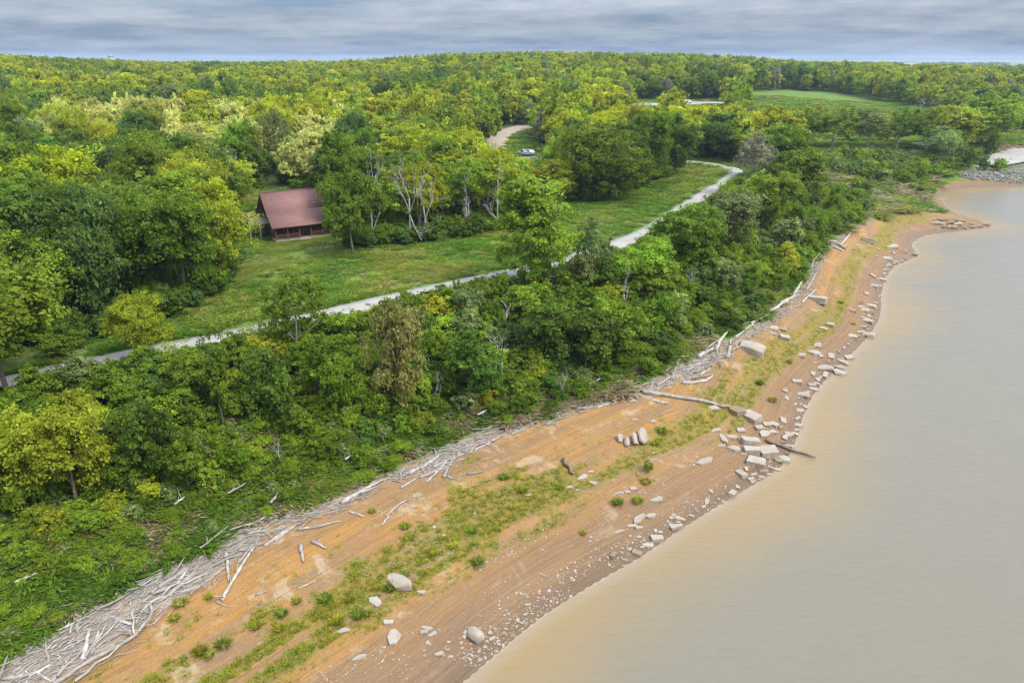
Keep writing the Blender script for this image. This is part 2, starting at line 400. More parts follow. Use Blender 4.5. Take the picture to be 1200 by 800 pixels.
    hb = t.math('ADD', t.math('ADD', n_c, t.math('MULTIPLY', st2, .8)), n_b)
    hb = t.math('ADD', hb, t.math('MULTIPLY', st3, 1.2)); t.bump(hb, .8, .30); return t.m
def water_mat():
    t = MT('silty_lake_water'); w = t.coord('World'); sh = t.attr('shore')
    n = t.noise(w, .045, 4, .55); sw = t.noise(w, .2, 3)
    d = t.math('SUBTRACT', t.math('MULTIPLY', sh, -1.0), t.math('MULTIPLY', t.math('SUBTRACT', n, .5), 14))
    silt = t.math('SUBTRACT', 1.0, t.step(d, -2.0, 11.0))
    c = t.mix(silt, t.mix(sw, (.142, .129, .096), (.155, .140, .105)), (.218, .152, .068))
    fo = t.math('SUBTRACT', 1.0, t.step(t.math('MULTIPLY', sh, -1.0), .1, 1.6))
    c = t.mix(t.math('MULTIPLY', fo, .5), c, (.24, .20, .15))
    sud = t.math('MULTIPLY', t.math('SUBTRACT', 1.0, t.step(t.math('ADD', t.math('MULTIPLY', sh, -1.0), t.math('MULTIPLY', t.noise(w, 1.7, 4), .5)), .28, .62)), t.step(t.noise(w, .35, 3), .4, .58))
    c = t.mix(t.math('MULTIPLY', sud, .45), c, (.32, .28, .225))
    t.base(c); t.rough(.26); t.bs.inputs['IOR'].default_value = 1.33; t.bs.inputs['Specular IOR Level'].default_value = .5
    r1 = t.noise(t.coord('World', (.9, 2.1, 1)), 1.0, 5, .65, .8); r2 = t.noise(t.coord('World', (.16, .5, 1)), 1.0, 3, .55, .5)
    t.bump(t.math('ADD', r1, t.math('MULTIPLY', r2, 1.2)), .55, .13); return t.m
M['ground'] = ground_mat(); M['water'] = water_mat()

# ------------------------------------------------------------------ ground and lake
def polar(r0, r1, nr):
    a = np.concatenate([np.linspace(-180, -56, 36)[:-1], np.linspace(-56, 56, 520), np.linspace(56, 180, 36)[1:-1]])
    rr = r0 * (r1 / r0) ** np.linspace(0, 1, nr)
    A, RR = np.meshgrid(np.radians(a), rr); X = (RR * np.sin(A)).ravel(); Y = (RR * np.cos(A)).ravel()
    na = len(a); i = np.arange(nr - 1)[:, None] * na; j = np.arange(na)[None, :]; j2 = (j + 1) % na
    F = np.stack([i + j, i + j2, i + na + j2, i + na + j], -1).reshape(-1, 4)
    X = np.append(X, 0); Y = np.append(Y, 0)                          # close the middle
    return X, Y, F[:, ::-1], na
def weed_at(fl, X, Y):
    f = fl['frac']; al = fl['al']
    band = np.exp(-((f - .5 + .10 * (fnoise(al / 30, al * 0, 31, 2) - .5)) / .15) ** 2)
    rows = fnoise(al / 13, fl['ds'] / .95, 33, 3)
    spots = sstep(.50, .66, fnoise(X / 1.6, Y / 1.6, 41, 3))
    w = band * (0.30 + 1.1 * sstep(.38, .60, rows)) + .42 * sstep(.54, .70, fnoise(X / 4, Y / 4, 35)) * (f > .28) + .5 * spots * sstep(.25, .4, f) * sstep(.98, .75, f)
    w = w * (0.55 + 0.45 * sstep(.28, .5, fnoise(al / 24, al * 0 + 4, 39, 2)))
    u, v = project(X, Y, fl['z'])
    w = w + .55 * np.exp(-((f - .52) / .13) ** 2) * sstep(820, 900, u) * sstep(520, 480, v) * sstep(.3, .5, fnoise(X / 3, Y / 3, 44))
    w = w + 1.3 * sstep(268, 240, v) * sstep(.16, .3, f) * sstep(.25, .6, fnoise(X / 6, Y / 6, 37))  # the green flat behind the stony point
    w = w * (fl['ds'] > 2.0) * (f < 1.02)
    return np.clip(w, 0, 1)
def cove_green(fl, X, Y, v):
    return sstep(272, 236, v) * sstep(.1, .7, fl['frac']) * (.25 + 1.3 * fnoise(X / 6, Y / 6, 46, 3)) * 1.1
X, Y, F, na = polar(14, 16000, 480)
fl = fields(X, Y); Z = fl['z']
tri = np.array([[(j + 1) % na, j, len(X) - 1, len(X) - 1] for j in range(0)]).reshape(-1, 4)
u, v = project(X, Y, Z)
front = Y > 20
frac2 = fl['frac'] + .8 * (u > 900) * front * (~fl['wat']) * (~fl['inD']) * sstep(.46, .60, cove_green(fl, X, Y, v))
lawn = ((inpoly(u, v, [(262, 345), (284, 262), (300, 232), (400, 236), (408, 300), (396, 310), (330, 318)])) & front).astype(float)
FL = (in_forest(u, v) & front & (fl['r'] > 60) & (fl['r'] < 1000)) | (fl['inP'] & ~front)
floor = FL.astype(float)
bankf = (fl['inD'] & ~fl['inP'] & (fl['frac'] > 1.16) & (fl['frac'] < 1.9) & (fl['r'] < 215)).astype(float)
floor = np.maximum(floor, .75 * bankf)
dirt = (inpoly(u, v, [(276, 250), (284, 228), (300, 224), (312, 240), (296, 262)]) & front).astype(float) * .9
far = sstep(900, 1300, fl['r'])
# ends of the drift line where the mat is wide (arc along the line -> width in metres)
_, DLs = pdist(*np.array([unproj(u_, v_, 3.2) for u_, v_ in D_PX]).T, DL)
W_W = [5.2, 4.9, 4.3, 3.7, 3.1, 2.3, 1.7, 1.0, 3.2, 1.9, 1.2, .8, 1.9, 3.8, 2.1, 1.9, 1.6, 1.2, 1.0, .7, .6, .3, .2, .2, .2, .2]
_wl = np.interp(fl['ad'], DLs, W_W) * (fl['r'] < 240)
litter = sstep(1.0, .35, np.abs(-fl['dd'] / np.maximum(_wl, .2) - .30) / .75) * sstep(.8, 2.2, _wl) * (fl['dd'] < .8) * (.5 + .5 * sstep(2.6, 3.8, _wl) + .6 * (fnoise(fl['al'] / 5, fl['ds'] / 4, 48) - .5))
ground = link('ground', np_mesh('ground', np.c_[X, Y, Z], F, [M['ground']], True,
    dict(shore=('POINT', fl['ds']), frac=('POINT', frac2), weed=('POINT', weed_at(fl, X, Y)), dirt=('POINT', dirt), floor=('POINT', floor), litter=('POINT', litter), lawn=('POINT', lawn), far=('POINT', far)),
    np.c_[fl['al'], fl['ds']]))
_nr, _lr = 480, math.log(16000 / 14) / 479
_ZG = Z[:480 * na].reshape(480, na)[:, 35:555].copy()
_exact = fields
def heights(X, Y):
    """height of the ground sheet itself, read off its own grid in front of the camera"""
    X = np.asarray(X, float); Y = np.asarray(Y, float); r = np.hypot(X, Y); a = np.degrees(np.arctan2(X, Y))
    fi = np.clip(np.log(np.maximum(r, 14.01) / 14) / _lr, 0, 478.999); fj = np.clip((a + 56) / 112 * 519, 0, 518.999)
    i = fi.astype(int); j = fj.astype(int); u = fi - i; w = fj - j
    z = (_ZG[i, j] * (1 - u) + _ZG[i + 1, j] * u) * (1 - w) + (_ZG[i, j + 1] * (1 - u) + _ZG[i + 1, j + 1] * u) * w
    bad = (np.abs(a) > 56) | (r < 14)
    if bad.any(): z = z.copy(); z[bad] = _exact(X[bad], Y[bad])['z']
    return z
def height(x, y): return float(heights(np.array([x]), np.array([y]))[0])
tag(ground, 'orange soil beach, green bank and meadow rising to wooded hills', kind='structure')
Xw, Yw, Fw, _ = polar(6, 3000, 260)
dsw = pdist(Xw, Yw, SL)[0] * np.where(inpoly(Xw, Yw, W_POLY), -1, 1)
keep = (dsw[Fw] < 6).any(1)
water = link('water', np_mesh('water', np.c_[Xw, Yw, np.zeros(len(Xw))], Fw[keep], [M['water']], True, dict(shore=('POINT', dsw))))
tag(water, 'calm silty brown lake water', kind='structure')

def ribbon(name, pts, width, mat, lift=.07, skirt=.35, label=None):
    p = spline(pts, 6); d = np.gradient(p, axis=0); d /= np.linalg.norm(d, axis=1)[:, None]; nrm = np.c_[-d[:, 1], d[:, 0]]
    w = width if hasattr(width, '__len__') else np.full(len(p), width)
    V = []; zc_ = heights(p[:, 0], p[:, 1])
    for k in (-.5, -.25, 0, .25, .5):
        q = p + nrm * (k * np.asarray(w)[:, None]); z = np.maximum(heights(q[:, 0], q[:, 1]), zc_ - .12) + lift + .03 * (1 - 4 * k * k); V.append(np.c_[q, z])
    a = V[0].copy(); a[:, 2] -= skirt; b = V[-1].copy(); b[:, 2] -= skirt; V = [a] + V + [b]
    n = len(p); VV = np.vstack(V); F = []
    for k in range(6):
        for i in range(n - 1): F.append((k * n + i, k * n + i + 1, (k + 1) * n + i + 1, (k + 1) * n + i))
    o = link(name, np_mesh(name, VV, np.array(F)[:, ::-1], [mat], False)); tag(o, label, kind='structure'); return o
path_xy = [np.array([-95, 28.0])] + [unproj(u, v, 8.5) for u, v in P_PX[:14]] + [hit(861, 205)[:2], hit(860, 199)[:2], hit(845, 194.5)[:2], hit(822, 191)[:2], hit(790, 188)[:2]]
path = ribbon('path', path_xy, 4.3, M['concrete'], label='pale concrete path curving along the top of the bank')
drive = ribbon('road', [hit(u, v)[:2] for u, v in ((640, 143), (612, 149), (594, 154), (582, 162), (577, 172), (578, 184), (590, 196))], 9.5, M['gravel'], .1, label='tan gravel drive curving through the woods')
apron = ribbon('parking_ground', [hit(u, v)[:2] for u, v in ((588, 196), (604, 188), (618, 186), (632, 184))], 7.0, M['gravel'], .14, label='pale gravel parking spot off the drive')
back_road = ribbon('road', [hit(u, v)[:2] for u, v in ((700, 123.5), (745, 123.5), (790, 122), (820, 121), (850, 120.5))], 9.0, M['concrete'], .25, label='pale road crossing a clearing in the far woods')
ramp_road = ribbon('road', [hit(u, v)[:2] for u, v in ((1140, 191), (1166, 187), (1184, 181), (1200, 173), (1216, 162))], 15.0, M['concrete'], .12, label='pale gravel road above the riprap')
ramp_upper = ribbon('road', [hit(u, v)[:2] for u, v in ((1182, 172), (1184, 166), (1190, 158), (1198, 150), (1215, 143))], 7.0, M['gravel'], .13, label='tan track climbing behind the riprap road')
# ------------------------------------------------------------------ foliage and tree shapes
def unit(v): return v / (np.linalg.norm(v, axis=-1, keepdims=True) + 1e-9)
def leaves(g, P, Nn, size, aspect=.62, jit=.8):
    """rhombic leaf sprays at points P facing roughly along Nn"""
    n = len(P); Nn = unit(Nn + g.normal(0, jit, (n, 3))); t = unit(np.cross(Nn, g.normal(0, 1, (n, 3)))); b = np.cross(Nn, t)
    s = size * np.exp(g.normal(-.05, .38, (n, 1))); bend = Nn * s * g.uniform(-.25, .1, (n, 1))
    V = np.stack([P - t * s, P - b * s * aspect + bend, P + t * s, P + b * s * aspect + bend], 1).reshape(-1, 3)
    return V, np.arange(4 * n).reshape(n, 4)
def crown_mesh(name, g, H, Rr, z0, shape, lobes, puffs, nleaf, leaf, gap=0.0):
    """lobes on limbs, puffs on lobes, leaf sprays on puffs; uneven, with gaps between the lobes"""
    Hc = (H - z0) / 2; zc = (H + z0) / 2
    PP, NN, TT, LC = [], [], [], []
    dirs = unit(g.normal(0, 1, (lobes * 5, 3)) + np.array([0, 0, .2]))
    pick = [dirs[0]]
    for d in dirs[1:]:                                            # spread the lobes out, unevenly
        if len(pick) >= lobes: break
        if max(float(d @ p) for p in pick) < math.cos(1.5 / math.sqrt(lobes) * g.uniform(.6, 1.25)): pick.append(d)
    skew = g.normal(0, .16, 2)
    kk = {'flat': (.86, .62), 'oval': (.62, .74), 'column': (.5, .82), 'shrub': (.66, .72)}.get(shape, (.68, .68)); lk = {'flat': .30, 'column': .44, 'oval': .34, 'shrub': .34}.get(shape, .33)
    for d in pick:
        f = np.clip(g.normal(.88, .22), .35, 1.3); k = np.array([Rr * kk[0], Rr * kk[0], Hc * kk[1]])
        c = d * k * f
        if shape == 'oval': c[:2] *= 1.0 - .35 * max(0, d[2])
        c[:2] += skew * Rr * (d[2] + .3); c[2] += zc
        lr = Rr * lk * np.exp(g.normal(0, .34))
        LC.append((c, lr)); ltint = g.normal(0, .08); up = g.uniform(.55, 1.1)
        for _ in range(max(3, int(puffs * g.uniform(.6, 1.3)))):
            pd = unit(d * .5 + np.array([0, 0, .3]) + g.normal(0, .8, 3))
            pc = c + pd * lr * g.uniform(.35, 1.25) * np.array([1, 1, up if shape != 'flat' else .42])
            if pc[2] < z0 * .7: continue
            pr = lr * g.uniform(.22, .5); n = int(nleaf * g.uniform(.5, 1.25) * (1 - gap * g.random()))
            q = unit(g.normal(0, 1, (n, 3)) + np.array([0, 0, .4]) + .3 * pd)
            pos = pc + q * pr * np.abs(g.normal(.85, .32, (n, 1))) * np.array([1, 1, .7])
            PP.append(pos); NN.append(q * .7 + unit(pos - np.array([0, 0, zc - .3 * Hc])) * .6 + np.array([0, 0, .4]))
            TT.append(np.clip(ltint + g.normal(0, .08) + g.normal(0, .10, n), -.4, .4))
    P = np.vstack(PP); V, F = leaves(g, P, np.vstack(NN), leaf)
    rq = np.percentile(np.hypot(V[:, 0], V[:, 1]), 96); V[:, :2] *= Rr / rq; zq = np.percentile(V[:, 2], 99.3); V[:, 2] = np.where(V[:, 2] > z0, z0 + (V[:, 2] - z0) * (H - z0) / (zq - z0), V[:, 2])
    LC = [(np.array([c[0] * Rr / rq, c[1] * Rr / rq, c[2]]), l) for c, l in LC]
    V[:, 2] = np.maximum(V[:, 2], .05)
    return np_mesh(name, V, F, [M['leaf']], False, dict(tint=('FACE', np.concatenate(TT)))), LC
def trunk_mesh(name, g, H, r, LC, mat, zt=.8, stems=1, fill=14):
    m = MB()
    for s in range(stems):
        off = g.normal(0, .25 if stems > 1 else 0, 2); lean = g.normal(0, .04 if stems == 1 else .16, 2) * H
        n = 6; pts = [(off[0] + lean[0] * (i / n) ** 1.5 + g.normal(0, .02) * H * (i > 0) * .5, off[1] + lean[1] * (i / n) ** 1.5, -.4 + (H * zt + .4) * i / n) for i in range(n + 1)]
        m.tube(pts, [r * (1.25 if i == 0 else 1) * (1 - .82 * i / n) for i in range(n + 1)], 7)
    for c, lr in LC[:fill]:
        z = min(H * zt * .92, max(H * .16, c[2] - np.hypot(c[0], c[1]) * .8)); f = z / (H * zt)
        a = Vector((lean[0] * f ** 1.5, lean[1] * f ** 1.5, z)); b = Vector(c); k = r * (1 - .8 * f) * .55
        mid = a.lerp(b, .5) + Vector((g.normal(0, .2), g.normal(0, .2), lr * .25))
        m.tube([a, mid, b], [k, k * .65, k * .2], 5)
    return m.mesh(name, mat, True)
def branch_mesh(name, g, H, r, mat, spread=.9, depth=4, fork=3):
    """a bare tree: every limb forks and thins"""
    m = MB()
    def grow(p, d, L, rr, dep):
        n = 3; pts = [p]; q = p.copy(); dd = d.copy()
        for i in range(n):
            dd = (dd + Vector(g.normal(0, .13, 3)) + Vector((0, 0, .04))).normalized(); q = q + dd * L / n; pts.append(q.copy())
        m.tube(pts, [rr * (1 - .45 * i / n) for i in range(n + 1)], 5 if dep < 3 else 3)
        if dep >= depth: return
        for k in range(fork if dep else fork + 1):
            t = g.uniform(.4, 1.0); o = pts[0].lerp(pts[-1], t) if t < .8 else pts[-1]
            i = min(n, max(1, int(round(t * n)))); o = pts[i]
            nd = (dd + Vector(g.normal(0, spread * .55, 3)) + Vector((0, 0, .15))).normalized()
            grow(o, nd, L * g.uniform(.5, .78), rr * .5, dep + 1)
    grow(Vector((0, 0, -.3)), Vector((g.normal(0, .06), g.normal(0, .06), 1)).normalized(), H * .42, r, 0)
    return m.mesh(name, mat, True)
PROTO = {}
def proto(key, H, Rr, z0, shape, lobes, puffs, nleaf, leaf, n=3, r=.2, mat='bark', stems=1, gap=0.0, seed=0, zt=.8):
    L = []
    for i in range(n):
        g = np.random.default_rng(1000 + seed * 17 + i)
        cm, LC = crown_mesh('crown', g, H, Rr * g.uniform(.92, 1.08), z0, shape, lobes, puffs, nleaf, leaf, gap)
        L.append((trunk_mesh('trunk', g, H, r, LC, M[mat], zt, stems), cm, H, Rr))
    PROTO[key] = L
proto('broad', 13, 5.2, 2.6, 'round', 44, 11, 92, .16, 5, .24, seed=1)
proto('spread', 12, 5.8, 3.0, 'flat', 44, 11, 88, .16, 3, .22, seed=2)
proto('oval', 15, 4.6, 1.6, 'oval', 50, 11, 92, .16, 3, .26, seed=3)
proto('airy', 12, 4.4, 2.6, 'round', 36, 9, 50, .145, 4, .20, mat='pale_bark', gap=.5, seed=4)
proto('slim', 11, 2.0, 1.2, 'column', 26, 9, 80, .14, 2, .15, seed=5)
proto('dense', 12, 6.2, .4, 'shrub', 60, 12, 105, .16, 2, .3, seed=6, zt=.6)
proto('small', 6, 2.5, .7, 'oval', 30, 9, 66, .12, 6, .10, seed=7)
proto('shrub', 3.0, 2.0, .1, 'shrub', 26, 9, 56, .10, 6, .06, stems=4, seed=8, zt=.55)
proto('willow', 3.4, 1.9, .1, 'shrub', 26, 8, 52, .09, 3, .05, stems=5, gap=.4, seed=9, zt=.7)
PROTO['bare'] = [(branch_mesh('trunk', np.random.default_rng(50 + i), 10, .2, M['pale_bark']), None, 9.5, 4) for i in range(3)]
GREENS = {k: tuple(1.78 * x for x in v) for k, v in dict(dark=(.055, .092, .010), green=(.086, .134, .010), bright=(.128, .180, .014), yellow=(.180, .202, .013), gold=(.20, .215, .007), sage=(.120, .155, .045), pale=(.265, .275, .07),
              tan=(.195, .19, .05), teal=(.054, .096, .018), grey=(.15, .155, .09)).items()}
WORD = dict(dark='dark green', green='mid green', bright='fresh green', yellow='yellow green', gold='golden yellow', sage='sage green', pale='pale straw coloured', tan='tan leaved', teal='blue green', grey='greyish', bare='bare grey')

THINGS = []      # every countable thing that gets its label at the end: (object, noun phrase, place, u, v, anchor)
def plant(key, xy, H, W, colour, noun, cat, name, group, rz=None, zoff=-.05, z=None, k=None):
    L = PROTO[key]; tm, cm, h0, r0 = L[int(rng.integers(len(L)))] if k is None else L[k % len(L)]
    z = height(*xy) if z is None else z
    root = empty(name, (xy[0], xy[1], z + zoff), rng.uniform(0, 6.28) if rz is None else rz, (W / (2 * r0), W / (2 * r0), H / h0))
    link('trunk', tm, root)
    if cm is not None:
        base = np.array(GREENS[colour]) * rng.uniform(.85, 1.15) * rng.uniform(.95, 1.05, 3)
        link('crown', cm, root, color=tuple(base))
    tag(root, None, cat, group)
    return root
def note(o, noun, p, H=0, big=None):
    u, v = project(p[0], p[1], p[2] + H * .55)
    THINGS.append([o, noun, float(u), float(v), H])

# --- single trees of the photograph: base point, top, width in picture points
#      (kind, base u, base v, top v, width, colour)
MANUAL = [('oval', 624, 338, 213, 84, 'bright'), ('dense', 708, 231, 152, 100, 'green'), ('broad', 784, 206, 137, 52, 'dark'), ('spread', 716, 196, 131, 88, 'gold'),
          ('broad', 413, 298, 207, 70, 'green'), ('broad', 12, 470, 292, 150, 'bright'), ('broad', 92, 595, 452, 112, 'yellow'), ('spread', 172, 424, 344, 72, 'yellow'),
          ('slim', 262, 500, 385, 30, 'green'), ('airy', 350, 425, 318, 82, 'green'), ('small', 468, 486, 356, 62, 'tan'), ('airy', 692, 338, 252, 42, 'sage'), ('broad', 748, 350, 276, 64, 'bright'),
          ('airy', 584, 257, 180, 74, 'yellow'), ('airy', 484, 240, 150, 90, 'gold'), ('airy', 545, 262, 185, 56, 'bright'), ('oval', 655, 238, 190, 34, 'yellow'),
          ('broad', 262, 330, 216, 62, 'yellow'), ('broad', 232, 308, 205, 74, 'green'), ('broad', 80, 296, 182, 92, 'gold'), ('broad', 150, 322, 212, 84, 'green'), ('broad', 195, 345, 232, 70, 'yellow'),
          ('broad', 255, 250, 186, 90, 'yellow'), ('airy', 20, 338, 236, 84, 'sage'), ('small', 30, 605, 500, 70, 'green'), ('small', 190, 560, 462, 70, 'dark'),
          ('small', 325, 500, 408, 56, 'dark'), ('small', 392, 490, 392, 54, 'green'), ('small', 640, 430, 352, 54, 'dark'), ('small', 720, 425, 350, 60, 'green'), ('small', 560, 470, 385, 64, 'dark'),
          ('broad', 800, 320, 240, 74, 'green'), ('broad', 845, 300, 225, 66, 'sage'), ('broad', 890, 275, 200, 70, 'bright'), ('broad', 925, 245, 178, 62, 'green'), ('airy', 880, 232, 158, 44, 'grey'),
          ('broad', 905, 212, 150, 60, 'green'), ('broad', 840, 186, 135, 64, 'dark'), ('broad', 762, 250, 190, 10, 'dark'),
          ('airy', 938, 172, 130, 46, 'green'), ('airy', 975, 174, 128, 50, 'bright'), ('airy', 1015, 176, 130, 48, 'sage'), ('airy', 1050, 177, 130, 50, 'green'), ('airy', 1085, 178, 132, 46, 'green'),
          ('broad', 1110, 180, 128, 56, 'yellow'), ('broad', 1150, 170, 116, 70, 'bright'), ('airy', 1100, 193, 150, 40, 'sage'),
          ('broad', 925, 166, 128, 40, 'yellow'), ('broad', 895, 172, 132, 50, 'green'), ('broad', 870, 160, 124, 46, 'bright')]
MANUAL = [m for m in MANUAL if m[4] > 20]
tree_xy = []; trees_px = []
def near_d(xy, L): return min((math.hypot(xy[0] - a, xy[1] - b) for a, b in L), default=99)
def size_word(H): return 'tall' if H > 13.5 else 'low' if H < 7.5 else ''
TREE_WORD = dict(broad='round tree', spread='flat topped tree', oval='upright oval tree', airy='sparse thin leaved tree', slim='slender column tree', dense='dense tree leafy to the ground', small='small tree', bare='leafless tree')
def add_tree(key, xy, H, W, colour, z=None, manual=False):
    z = height(*xy) if z is None else z
    name = 'dead_tree' if key == 'bare' else 'broadleaf_tree'
    o = plant(key, xy, H, W, colour, '', 'dead tree' if key == 'bare' else 'tree', name, None, z=z)
    noun = ' '.join(x for x in (size_word(H), WORD['bare' if key == 'bare' else colour], TREE_WORD[key] if key != 'bare' else 'dead tree') if x)
    note(o, noun, (xy[0], xy[1], z), H); tree_xy.append(tuple(xy)); return o
for key, bu, bv, tv, w, colour in MANUAL:
    p = hit(bu, bv); m = pxm(p); H = (bv - tv) * m * 1.02
    ang = math.atan2(CAM_H - p[2] - H * .5, np.hypot(p[0], p[1])); H = H / max(.55, math.cos(ang)); H = H - .35 * w * m * math.sin(ang)
    add_tree(key, p[:2], max(H, 3), w * m, colour, p[2], True)
for bu, bv, tv, w in ((731, 368, 308, 62), (436, 286, 178, 54), (480, 284, 166, 62), (500, 281, 190, 44), (583, 268, 186, 46), (548, 274, 200, 36), (906, 186, 138, 34), (352, 212, 178, 50), (1078, 132, 112, 24), (590, 452, 372, 56), (775, 158, 130, 30), (900, 222, 170, 30), (330, 545, 508, 30), (510, 470, 428, 36), (565, 440, 392, 40), (660, 470, 432, 34), (240, 540, 500, 30), (700, 400, 362, 36), (610, 420, 378, 40), (452, 520, 488, 30), (812, 345, 310, 30), (378, 470, 432, 30)):
    p = hit(bu, bv); m = pxm(p); add_tree('bare', p[:2], (bv - tv) * m * 1.05, w * m, 'grey', p[2], True)
N_MANUAL = len(THINGS)

# --- the woods: one candidate per few metres, kinds by what the photograph shows there
PATH_UV = np.array([(-300, 500)] + P_PX[:14])
def v_path(u): return np.interp(u, PATH_UV[:, 0], PATH_UV[:, 1])
cand = []
for r0, r1, s in ((60, 260, 6.4), (260, 480, 7.2), (480, 1000, 8.2)):
    xs = np.arange(-r1 * .95, r1 * .95, s); ys = np.arange(20, r1, s)
    GX, GY = np.meshgrid(xs, ys); GX = GX + rng.uniform(-.4, .4, GX.shape) * s; GY = GY + rng.uniform(-.4, .4, GY.shape) * s
    x = GX.ravel(); y = GY.ravel(); r = np.hypot(x, y); k = (r >= r0) & (r < r1) & (np.abs(np.arctan2(x, y)) < .80); cand.append(np.c_[x[k], y[k]])
cand = np.vstack(cand); cf = fields(cand[:, 0], cand[:, 1]); cu, cv = project(cand[:, 0], cand[:, 1], cf['z'])
ok = in_forest(cu, cv) & (cf['inP'] | (cf['dp'] > -70)) & ~cf['wat'] & cf['inD'] & (cf['dd'] > 6)
dpath = pdist(cand[:, 0], cand[:, 1], np.array(path_xy))[0]; ok &= dpath > 5
cand = cand[ok]; cz = cf['z'][ok]; cu = cu[ok]; cv = cv[ok]
nA = fnoise(cand[:, 0] / 40, cand[:, 1] / 40, 51, 3); nB = rng.random(len(cand)); nS = rng.random(len(cand))
WOODS = []
for i in range(len(cand)):
    x, y = cand[i]; u0, v0 = cu[i], cv[i]
    if near_d((x, y), tree_xy[:N_MANUAL]) < 4.2: continue
    q = nA[i] + (nB[i] - .5) * .40 + .05
    if 60 < u0 < 400 and 164 < v0 < 218 and nB[i] < .8: colour, key = ('pale' if nB[i] < .62 else 'yellow'), 'airy' if nS[i] < .35 else 'broad'
    elif nS[i] > .95: colour, key = 'grey', 'bare' if v0 < 250 else 'airy'
    elif q < .34: colour, key = ('dark' if nS[i] < .7 else 'teal'), 'broad'
    elif q < .47: colour, key = 'green', 'broad' if nS[i] < .75 else 'oval'
    elif q < .56: colour, key = ('bright' if nS[i] < .75 else 'sage'), 'broad' if nS[i] < .6 else 'airy'
    elif q < .68: colour, key = 'yellow', 'broad' if nS[i] < .55 else 'spread'
    else: colour, key = ('gold' if nS[i] < .6 else 'yellow'), 'spread' if nS[i] < .7 else 'broad'
    H = np.clip(rng.normal(12.8, 2.4), 9 if v0 < 125 else 8, 15.5 if v0 < 125 else 18) * (1.0 if colour not in ('grey',) else .9)
    W = {'broad': 1, 'spread': 1.12, 'oval': .82, 'airy': .8, 'bare': .6}[key] * rng.uniform(8.4, 11.5)
    if u0 > 930 and v0 > 120: H *= .72; W *= .8
    m = y * cp - (cz[i] - CAM_H) * sp
    vis = -80 < u0 < 1280
    WOODS.append([H / m * (1 if vis else .3), key, x, y, H, W, colour, cz[i], u0, v0])
# bank trees between the path and the driftwood
for _ in range(330):
    t = rng.random(); uu = rng.uniform(-60, 985); pv = v_path(uu); dv = np.interp(uu, [a for a, b in D_PX], [b for a, b in D_PX])
    vv = pv + (dv - pv) * rng.uniform(.14, .80)
    if uu < 330 and vv > 588: continue
    p = hit(uu, vv)
    if near_d(p[:2], tree_xy) < 3.0 or near_d(p[:2], [(w[2], w[3]) for w in WOODS if w[1] == 'small']) < 2.9: continue
    H = rng.uniform(3.0, 5.8); q = rng.random()
    if uu > 640: H *= 1.25
    m = pxm(p)
    Hm = (vv - pv - 3) * m / 1.0 + 1.0
    if 395 < uu < 860: H = min(H, max(2.6, Hm))
    elif uu < 395 and rng.random() < .88: H = min(H, max(3, Hm))
    if H < 2.6: continue
    colour = ['dark', 'green', 'green', 'bright', 'green', 'yellow', 'sage', 'bright', 'green'][int(rng.integers(9))]
    if uu > 780: colour = ['green', 'bright', 'yellow', 'sage', 'bright'][int(rng.integers(5))]
    WOODS.append([H / (m * 800) * 1.6, 'small', p[0], p[1], H, H * rng.uniform(.62, .9), colour, p[2], uu, vv])
GUARD = [(574, 604, 174), (606, 636, 187), (742, 762, 125), (804, 846, 125), (880, 1000, 124), (1000, 1086, 135), (294, 392, 283), (955, 1100, 190), (1150, 1210, 176), (640, 830, 236)]
def top_limit(x, y, z, H, W, u, v):
    m = (y * cp - (z - CAM_H) * sp) / 800; hw = W / m * .42
    for u0, u1, g in GUARD:
        if v > g + 2 and u + hw > u0 and u - hw < u1:
            tv = project(x, y, z + H)[1]
            if tv < g: H = H * max(0.0, (v - g)) / (v - tv)
    return H
keepw = []
for w in WOODS:
    H2 = top_limit(w[2], w[3], w[7], w[4], w[5], w[8], w[9])
    if H2 < 2.2: continue
    if H2 < w[4] * .98:
        w[5] *= max(.45, H2 / w[4]) ** .6; w[4] = H2
        if H2 < 6: w[1] = 'small' if w[1] != 'bare' else 'bare'
    keepw.append(w)
WOODS = keepw
WOODS.sort(key=lambda w: -w[0])
N_IND = 292 - len(THINGS)
for w in WOODS[:N_IND]: add_tree(w[1], (w[2], w[3]), w[4], w[5], w[6], w[7])
REST = WOODS[N_IND:]

